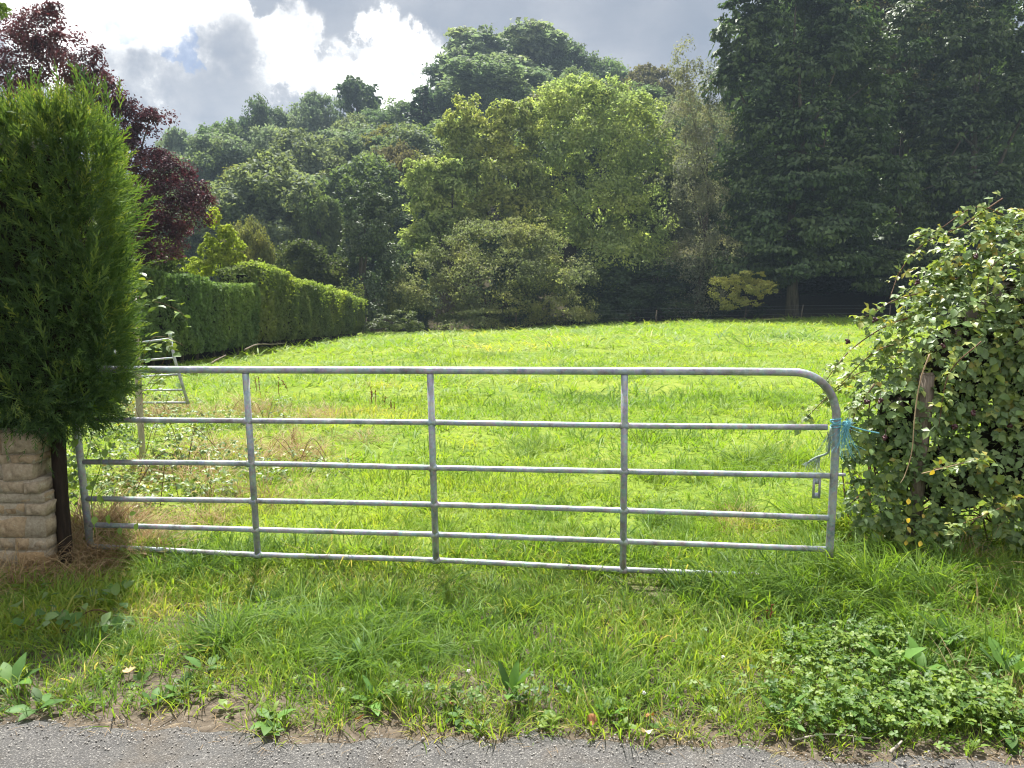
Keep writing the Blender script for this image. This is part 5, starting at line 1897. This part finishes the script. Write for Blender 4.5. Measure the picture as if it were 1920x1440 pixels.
def build_conifer():
    rng = np.random.default_rng(23)
    c = np.array([-3.42, 5.30, 1.76])
    half = np.array([1.10, .80, .98])
    base = np.array([c[0], c[1], gz(c[0], c[1])])
    o = thing('conifer_hedge', 'tall feathery green conifer hedge overhanging the stone wall', 'hedge', base)
    n = 8600
    f = rng.uniform(size=n)
    q = rng.uniform(-1, 1, (n, 3))
    front, right, top = f < .56, (f >= .56) & (f < .78), (f >= .78) & (f < .90)
    q[front, 1] = -1
    q[right, 0] = 1
    q[top, 2] = 1
    q[~(front | right | top), 2] = -1
    q[front, 0] = 1 - 2 * rng.uniform(0, 1, front.sum()) ** 1.35
    p = 8.0
    s = np.sum(np.abs(q) ** p, 1) ** (1 / p)
    q = q / s[:, None]
    nrm = unit(np.sign(q) * np.abs(q) ** (p - 1) / half)
    P = c + q * half
    disp = .13 * fbm(P, 1.6, 3) + .06 * vnoise(P, 5.0, 4) - rng.exponential(.05, n)
    P = P + nrm * disp[:, None] * .8
    # outline: narrower towards the top, belly half way down on the gate side
    zz = (P[:, 2] - c[2]) / half[2]
    P[:, 0] += np.interp(zz, [-1, -.6, -.1, .35, .7, 1.0], [-.22, -.04, -.05, -.08, -.07, -.09]) * np.clip((P[:, 0] + 3.4) / .8, 0, 1)
    P[:, 2] += .08 * np.clip((P[:, 0] + 2.95) / .35, 0, 1) * np.clip(zz, 0, 1)
    P[:, 0] -= .46 * np.clip(P[:, 1] - 4.6, 0, 2) * np.clip((P[:, 0] + 3.6) / .8, 0, 1)
    D = nrm * .75 + np.array([0.08, -.05, .7]) + rng.normal(size=P.shape) * .55
    low = np.clip((-.6 - zz) / .4, 0, 1)
    D[:, 2] -= low * 1.1
    size = rng.uniform(.08, .16, n)
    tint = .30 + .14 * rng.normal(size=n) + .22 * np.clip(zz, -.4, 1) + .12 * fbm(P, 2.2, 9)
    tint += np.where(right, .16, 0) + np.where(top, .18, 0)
    brown = rng.uniform(size=n) < .004
    # leading shoots
    extra, ed, es = [], [], []
    for px_, py_, Y, cnt, L, dr in ((150, 235, 4.75, 22, .26, (-.28, 0, 1)), (115, 235, 4.8, 14, .22, (-.1, 0, 1)), (185, 260, 4.75, 18, .20, (.1, 0, 1)), (195, 440, 4.75, 34, .26, (.8, 0, .55)), (200, 480, 4.75, 24, .24, (.8, 0, .3)), (190, 280, 4.75, 18, .22, (.6, 0, .8)),
                                    (195, 370, 4.75, 18, .22, (.6, 0, .8)), (200, 620, 4.75, 26, .22, (.8, 0, .25)), (195, 700, 4.95, 34, .24, (.8, -.1, -.1)), (180, 740, 4.85, 34, .22, (.5, -.3, -.3)), (120, 690, 4.58, 26, .24, (.7, -.4, .35)), (80, 740, 4.5, 30, .24, (.5, -.4, -.1)), (40, 790, 4.5, 26, .22, (.2, -.3, -.6)),
                                    (20, 225, 5.0, 22, .13, (0, 0, 1)), (80, 225, 5.0, 22, .13, (0, 0, 1)), (215, 560, 5.3, 20, .22, (.8, 0, .4)), (150, 765, 4.75, 26, .2, (.4, -.4, -.3))):
        w = W(px_, py_, Y)
        extra.append(w + rng.normal(0, .07, (cnt, 3)))
        ed.append(np.array(dr) + rng.normal(0, .28, (cnt, 3)))
        es.append(L * .5 * rng.uniform(.6, 1.2, cnt))
    P = np.concatenate([P] + extra)
    D = np.concatenate([D] + ed)
    size = np.concatenate([size] + es)
    m2 = 620
    i2 = rng.choice(n, m2, replace=False)
    i2 = i2[(front | right | top)[i2]]
    P = np.concatenate([P, P[i2] + nrm[i2] * .03])
    D = np.concatenate([D, nrm[i2] * .5 + np.array([.18, -.1, 1.0]) + rng.normal(0, .28, (len(i2), 3))])
    size = np.concatenate([size, rng.uniform(.12, .22, len(i2))])
    for px_, py_, cnt, L, dr in ((225, 410, 12, .17, (.75, 0, .62)), (228, 440, 10, .15, (.8, 0, .45)), (165, 200, 12, .19, (-.35, 0, 1)), (195, 205, 10, .15, (0, 0, 1)), (230, 600, 10, .14, (.8, 0, .3)), (225, 690, 12, .15, (.8, -.1, .1)), (110, 700, 10, .16, (.8, -.3, .5))):
        P = np.concatenate([P, W(px_, py_, 4.66) + rng.normal(0, .05, (cnt, 3))])
        D = np.concatenate([D, np.array(dr) + rng.normal(0, .16, (cnt, 3))])
        size = np.concatenate([size, L * rng.uniform(.7, 1.1, cnt)])
    te = np.clip(rng.normal(.52, .15, len(P) - n), .15, 1)
    tint = np.concatenate([tint, te])
    gxp, _ = to_px(P)
    R = aim_z(D, rng)
    S = np.stack([size * .8, size * .8, size * rng.uniform(.95, 1.5, len(P))], 1)
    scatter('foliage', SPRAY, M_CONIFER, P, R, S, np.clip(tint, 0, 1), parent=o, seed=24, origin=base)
    # dead twiggy inside, seen through the gaps
    mb = MB()
    k = 7
    for i, (x0, x1) in enumerate(((-5.0, -4.2), (-4.2, -3.3), (-3.3, -2.75))):
        pass
    n = 14
    V, F = [], []
    for i in range(n + 1):
        for j in range(n + 1):
            a, b_ = -1 + 2 * i / n, -1 + 2 * j / n
            V.append((a, b_))
    import itertools
    faces = []
    verts = []
    idx = {}

    def vert(v):
        key = tuple(np.round(v, 4))
        if key not in idx:
            idx[key] = len(verts)
            verts.append(v)
        return idx[key]
    for axn in range(3):
        for sg in (-1, 1):
            for i, j in itertools.product(range(n), range(n)):
                qd = []
                for di, dj in ((0, 0), (1, 0), (1, 1), (0, 1)):
                    v = [0, 0, 0]
                    v[axn] = sg
                    v[(axn + 1) % 3] = -1 + 2 * (i + di) / n
                    v[(axn + 2) % 3] = -1 + 2 * (j + dj) / n
                    qd.append(vert(np.array(v, float)))
                faces.append(qd if sg > 0 else qd[::-1])
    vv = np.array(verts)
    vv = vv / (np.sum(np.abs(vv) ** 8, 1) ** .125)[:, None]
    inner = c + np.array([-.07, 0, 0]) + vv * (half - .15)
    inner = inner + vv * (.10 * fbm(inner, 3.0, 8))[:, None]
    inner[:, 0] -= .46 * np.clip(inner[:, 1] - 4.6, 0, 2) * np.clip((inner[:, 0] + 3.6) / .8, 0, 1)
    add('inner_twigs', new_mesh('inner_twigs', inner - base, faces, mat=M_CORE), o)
    for x in (-3.9, -3.5, -3.25):
        mb = MB()
        mb.tube(np.array([(x, 5.3, gz(x, 5.3) - .1), (x + .04, 5.32, .6), (x, 5.3, 1.6)]) - base, [.07, .06, .045], 8)
        add('stem', mb.mesh('stem', M_BARK, smooth=True), o)


build_conifer()

# bindweed on the gate hinge
rng = np.random.default_rng(31)
base = np.array(foot(170, 4.75))
bw = thing('bindweed', 'pale green round-leaved bindweed climbing the gate hinge', 'climber', base)
cane(bw, [W(a, b, 4.72) for a, b in [(178, 1000), (172, 930), (190, 860), (165, 800), (160, 740), (195, 705)]], .003, M_BIND, 'stem')
pp = np.array([W(a, b, 4.66) for a, b in [(165, 722), (174, 730), (198, 718), (190, 716), (184, 740), (199, 752), (178, 762), (142, 762), (170, 748), (203, 745), (140, 888), (175, 898), (178, 920), (182, 925), (198, 838), (212, 840), (186, 842), (150, 820), (205, 960), (240, 965), (225, 985), (260, 978), (180, 965)]])
leaf_objects(bw, pp, np.array([0, -.8, .5]) + rng.normal(size=pp.shape) * .3, np.array([.2, 0, -.8]) + rng.normal(size=pp.shape) * .5, .050, [M_BIND], rng)


# ------------------------------------------------------------------ weeds in the verge
def weed(name, label, cat, px, py, n, L, Wd, mats, seed, elev=(20, 60), az=None, wave=.02, stalk=.35, curl=.3):
    rng = np.random.default_rng(seed)
    p = ground_px(px, py)
    p[2] = gz(p[0], p[1])
    o = thing(name, label, cat, p)
    for i in range(n):
        l = L * rng.uniform(.65, 1.15)
        V, Q, _ = leaf_arrays(l, Wd * rng.uniform(.85, 1.15), 7, .42, .10 * rng.uniform(.3, 1.5), curl * rng.uniform(.4, 1.5), wave, stalk)
        lf = add('leaf', new_mesh('leaf', V, Q, smooth=True, mat=mats[i % len(mats)]), o)
        a = (az[i % len(az)] + rng.uniform(-15, 15)) if az else 360 * i / n + rng.uniform(-25, 25)
        lf.rotation_euler = (math.radians(rng.uniform(*elev)), rng.uniform(-.3, .3), math.radians(a))
        lf.location = (rng.normal(0, .008), rng.normal(0, .008), .02)
    return o


weed('dock_plant', 'dock with long bright leaves lying across the top of the clover', 'weed', 1520, 1225, 5, .17, .36, [M_DOCK], 1, (15, 45), [-80, -60, 60, -20, 160])
weed('dock_plant', 'dock with one broad pale leaf in the middle of the clover', 'weed', 1660, 1262, 4, .15, .46, [M_DOCK], 2, (30, 60), [40, 150, 70, -120])
weed('dock_plant', 'upright rounded dock leaf right of the clover middle', 'weed', 1722, 1278, 4, .13, .55, [M_DOCK], 3, (45, 70), [-20, 100, -150, 30])
weed('dock_plant', 'dock with large rounded leaves at the far right of the verge', 'weed', 1890, 1290, 6, .15, .5, [M_DOCK, M_WEED], 4, (30, 65))
weed('dock_plant', 'blue-green leafy weed hanging over the lane at bottom right', 'weed', 1885, 1375, 6, .12, .42, [M_WEED], 5, (0, 35), [170, 200, 140, 60, -60, 180])
weed('dock_plant', 'small dock by the lane at the left corner of the clover', 'weed', 1455, 1365, 5, .10, .42, [M_DOCK], 6, (15, 55))
weed('broadleaf_weed', 'broad-leaved green weed at the left edge near the lane', 'weed', 25, 1300, 8, .12, .5, [M_WEED, M_DOCK], 7, (20, 60))
weed('broadleaf_weed', 'second broad-leaved weed in the bottom left corner', 'weed', 75, 1340, 6, .09, .5, [M_WEED], 8, (10, 45))
weed('nettle_seedling', 'small pointed-leaf seedling on the bare soil at lower left', 'weed', 285, 1330, 6, .055, .55, [M_WEED], 9, (15, 45))
weed('dock_plant', 'ragged dock leaves at the bare patch beside the long tuft', 'weed', 385, 1268, 6, .085, .5, [M_DOCK, M_WEED], 10, (10, 45))
weed('broadleaf_weed', 'low cut-leaved weed right of the bare soil patch', 'weed', 345, 1310, 8, .06, .45, [M_DOCK, M_BIND], 11, (20, 60))
weed('dock_plant', 'pale flat-leaved weed at the lane edge left of centre', 'weed', 505, 1365, 6, .075, .55, [M_DOCK], 12, (5, 30))
weed('dandelion_plant', 'upright pointed weed in the middle of the verge near the lane', 'weed', 958, 1320, 8, .11, .3, [M_DOCK, M_WEED], 13, (40, 80))
weed('dock_plant', 'dock leaf standing in the long grass left of centre', 'weed', 662, 1255, 5, .09, .5, [M_WEED], 14, (30, 70))
weed('dandelion_plant', 'dandelion rosette near the dead dock stalks', 'weed', 535, 1180, 7, .10, .35, [M_WEED, M_DOCK], 15, (20, 60))
weed('broadleaf_weed', 'pale broad-leaved weed at the lane edge below the long tufts', 'weed', 700, 1325, 7, .085, .45, [M_DOCK, M_WEED], 16, (15, 55))
weed('dandelion_plant', 'small leafy rosette right of the centre near the lane', 'weed', 1140, 1350, 7, .07, .45, [M_DOCK], 17, (15, 55))
weed('broadleaf_weed', 'low creeping weed leaves left of the upright pointed weed', 'weed', 860, 1355, 7, .055, .6, [M_WEED], 18, (5, 35))
weed('dock_plant', 'dock growing among the grass below the brambles', 'weed', 1770, 1215, 6, .13, .38, [M_DOCK], 19, (30, 70))
weed('broadleaf_weed', 'leafy weed at the foot of the bramble hollow', 'weed', 1830, 1110, 9, .12, .55, [M_WEED], 20, (20, 60))
weed('broadleaf_weed', 'pale weed in the grass just right of the gate end', 'weed', 1630, 1030, 8, .09, .6, [M_WEED], 21, (20, 60))

# bramble seedlings at the foot of the wall
rng = np.random.default_rng(41)
p = ground_px(130, 1170)
sd1 = thing('bramble_seedling', 'young dark green bramble sprawling before the dry grass', 'brambles', p)
q = np.array([ground_px(rng.uniform(30, 235), rng.uniform(1120, 1215)) for _ in range(62)])
q[:, 2] += rng.uniform(.03, .13, len(q))
leaf_objects(sd1, q, np.array([0, -.25, 1.]) + rng.normal(size=q.shape) * .35, rng.normal(size=q.shape), .062, [M_WEED, M_BRLEAF], rng)
for k in range(5):
    e = q[rng.integers(0, len(q))]
    cane(sd1, [p, (p + e) / 2 + np.array([0, 0, .06]), e], .0025, M_CANE)


def stalks(name, label, px, py, n, h, spread, seed, r=.0025):
    rng = np.random.default_rng(seed)
    p = ground_px(px, py)
    o = thing(name, label, 'weed', p)
    for i in range(n):
        b = np.array([rng.normal(0, spread), rng.normal(0, spread), -.02])
        t = b + np.array([rng.normal(0, .12 * h), rng.normal(0, .12 * h), h * rng.uniform(.6, 1.1)])
        mb = MB()
        P = smooth_path([b, (b + t) / 2 + rng.normal(0, .02 * h, 3), t], 4)
        mb.tube(P, np.linspace(r, r * .6, len(P)), 5)
        for _ in range(14):
            s = rng.uniform(.45, 1)
            c = b + (t - b) * s
            mb.tube([c, c + np.array([rng.normal(0, r * 2.5), rng.normal(0, r * 2.5), r * 2])], [r * 1.3, r * .8], 4)
        add('stalk', mb.mesh('stalk', M_DOCKSTALK), o)


stalks('dead_dock', 'brown dead dock stalks standing left of the clover patch', 1432, 1180, 4, .16, .035, 1)
stalks('dead_dock', 'cluster of short brown stalks in the verge left of centre', 570, 1170, 7, .10, .06, 2)
stalks('dead_dock', 'rusty stalks in the field seen through the second gate panel', 700, 760, 4, .35, .12, 3, .005)
stalks('dead_dock', 'rusty stalks in the field just left of the first upright', 425, 655, 5, .55, .25, 4, .012)
stalks('dead_dock', 'rusty dock stalks rising behind the top rail near the first upright', 505, 735, 5, .45, .3, 5, .006)
stalks('dead_dock', 'dark broken stalk standing behind the gate at the bramble edge', 540, 850, 3, .30, .08, 6, .003)
stalks('dead_dock', 'thin brown stalk behind the gate left of the middle upright', 735, 775, 3, .30, .06, 7, .004)


# clover
def clover_piece(seed):
    rng = np.random.default_rng(seed)
    mb = MB()
    for _ in range(7):
        h = rng.uniform(.03, .075)
        c = np.array([rng.normal(0, .035), rng.normal(0, .035), h])
        a0 = rng.uniform(0, 6.28)
        tilt = Matrix.Rotation(rng.normal(0, .35), 3, 'X') @ Matrix.Rotation(rng.normal(0, .35), 3, 'Y')
        for k in range(3):
            V, Q, _ = leaf_arrays(.0125 * rng.uniform(.8, 1.2), .95, 3, .55, .15, .1)
            M = tilt @ Matrix.Rotation(a0 + k * 2.094, 3, 'Z')
            mb.put(rot_about(V, M) + c, Q)
        mb.put([c + (-.0007, 0, 0), c + (.0007, 0, 0), (c[0] * .6 + .0007, c[1] * .6, -.01), (c[0] * .6 - .0007, c[1] * .6, -.01)], [(0, 1, 2, 3)])
    return mb.arrays()


M_CLOVER = instance_mat("clover_leaves", [(0.0, (0.035, 0.085, 0.016)), (0.5, (0.080, 0.160, 0.026)), (1.0, (0.17, 0.25, 0.04))], tfac=.35, rough=.5, spec=.35, jitter=.4)
rng = np.random.default_rng(51)
cp = []
for px_, py_, rx, ry, n in ((1620, 1290, .44, .28, 85), (1520, 1330, .36, .2, 40), (1740, 1340, .34, .16, 50), (1660, 1210, .40, .2, 70), (1560, 1250, .3, .2, 70), (1620, 1370, .45, .07, 60), (900, 1335, .4, .05, 25), (1820, 1350, .2, .1, 80)):
    c = ground_px(px_, py_)
    cp.append(c[:2] + rng.normal(0, .55, (n, 2)) * np.array([rx, ry]))
cp = np.concatenate(cp)
cp = cp[cp[:, 1] > edge_y(cp[:, 0]) + .04]
scatter('clover', [clover_piece(s) for s in range(6)], M_CLOVER, np.stack([cp[:, 0], cp[:, 1], G(cp[:, 0], cp[:, 1]) + .012], 1), upright(len(cp), rng, .1), rng.uniform(.7, 1.7, len(cp)), np.clip(rng.normal(.66, .28, len(cp)), 0, 1),
        label='dense patch of small clover leaves in the verge at lower right', cat='clover', seed=52)
for lb, px_, py_ in (('white clover flower head left of the clover patch', 1353, 1256), ('tiny white flower head in the middle of the verge', 877, 1283), ('tiny white flower head near the lane right of centre', 1205, 1325)):
    p = ground_px(px_, py_)
    o = thing('clover_flower', lb, 'flower', p)
    mb = MB()
    mb.tube([(0, 0, 0), (.004, 0, .06)], .0008, 4)
    add('stem', mb.mesh('stem', M_WEED), o)
    mb = MB()
    for _ in range(22):
        d = unit(rng.normal(size=3) + np.array([0, 0, .5]))
        mb.tube([(.004, 0, .06), np.array([.004, 0, .06]) + d * .009], [.0012, .0022], 4)
    add('petals', mb.mesh('petals', M_FLOWER), o)


# small leafy weeds woven through the verge
def rosette(seed):
    rng = np.random.default_rng(seed)
    mb = MB()
    n = int(rng.integers(5, 9))
    for i in range(n):
        V, Q, _ = leaf_arrays(rng.uniform(.6, 1.1), rng.uniform(.3, .6), 4, .5, .1, rng.uniform(.1, .5), .03, .3)
        M = Matrix.Rotation(i * 6.283 / n + rng.uniform(-.4, .4), 3, 'Z') @ Matrix.Rotation(rng.uniform(.15, 1.0), 3, 'X')
        mb.put(rot_about(V, M), Q)
    return mb.arrays()


rng = np.random.default_rng(61)
wn = 230
wx = rng.uniform(-2.7, 2.7, wn)
wy = edge_y(wx) + .03 + np.abs(rng.normal(0, .38, wn))
kk2 = fbm(np.stack([wx, wy], 1), 1.6, 44) > -.15
wx, wy = wx[kk2], wy[kk2]
scatter('verge_weeds', [rosette(s) for s in range(8)], M_CLOVER, np.stack([wx, wy, G(wx, wy) + .012], 1), upright(len(wx), rng, .2), rng.uniform(.02, .055, len(wx)), np.clip(rng.normal(.5, .28, len(wx)), 0, 1),
        label='small leafy weeds woven through the grass beside the lane', cat='weeds', seed=62)


# fallen leaves
def fallen(label, px_, py_, L, seed, mat=M_DEADLEAF):
    rng = np.random.default_rng(seed)
    p = ground_px(px_, py_)
    p[2] = gz(p[0], p[1]) + .035
    rows = 9
    V, Q = [], []
    for i in range(rows):
        t = i / (rows - 1)
        w = math.sin(math.pi * max(.03, min(.97, t))) ** .8 * .42 * L * (1.25 if i % 2 else .8)
        z = .10 * L * math.sin(t * 5 + seed) + .02 * L
        V += [(-w, t * L, z + abs(w) * .5), (0, t * L, z), (w, t * L, z + abs(w) * .35)]
    for i in range(rows - 1):
        for j in range(2):
            a = i * 3 + j
            Q.append((a, a + 1, a + 4, a + 3))
    o = add('fallen_leaf', new_mesh('fallen_leaf', V, Q, smooth=True, mat=mat), None, None, label, 'leaf')
    o.location = p
    o.rotation_euler = (rng.uniform(.1, .5), rng.normal(0, .25), rng.uniform(0, 6.28))


fallen('brown curled fallen leaf on the grass edge in the middle', 848, 1340, .055, 1)
fallen('tan crinkled fallen leaf on the bare soil at left', 228, 1278, .06, 2, solid_leaf('tan_dead_leaf', (.42, .30, .17), .15, .8, .2))
fallen('small orange-brown leaf at the lane edge left of the brown leaf', 665, 1365, .04, 3)
fallen('tan dead leaf at the lane edge right of centre', 1110, 1375, .045, 4)
fallen('pale bleached dead leaf on the lane edge nearer the clover', 1206, 1388, .05, 5, solid_leaf('bleached_dead_leaf', (.5, .42, .3), .15, .8, .2))
fallen('reddish dead leaf in the grass just above the bleached one', 1225, 1358, .04, 6)

# ------------------------------------------------------------------ haze
HAZE = 0.0004
if HAZE:
    mb = MB()
    mb.box((0, 100, 25), (960, 960, 0))
    lo, hi = -30.0, 75.0
    V = np.array([(x, y, z) for x in (-480, 480) for y in (-380, 580) for z in (lo, hi)], float)
    hz = add('haze', new_mesh('haze', V, [(0, 1, 3, 2), (4, 6, 7, 5), (0, 4, 5, 1), (2, 3, 7, 6), (0, 2, 6, 4), (1, 5, 7, 3)]), kind='stuff')
    hz['label'] = 'thin pale summer haze over the field and wooded hill'
    hz['category'] = 'haze'
    m, t = make_mat("haze_air")
    pv = t.n('ShaderNodeVolumePrincipled')
    pv.inputs['Color'].default_value = (0.62, 0.80, 1.0, 1)
    pv.inputs['Density'].default_value = HAZE
    pv.inputs['Anisotropy'].default_value = 0.35
    mo = t.n('ShaderNodeOutputMaterial')
    t.l(pv.outputs[0], mo.inputs['Volume'])
    hz.data.materials.append(m)
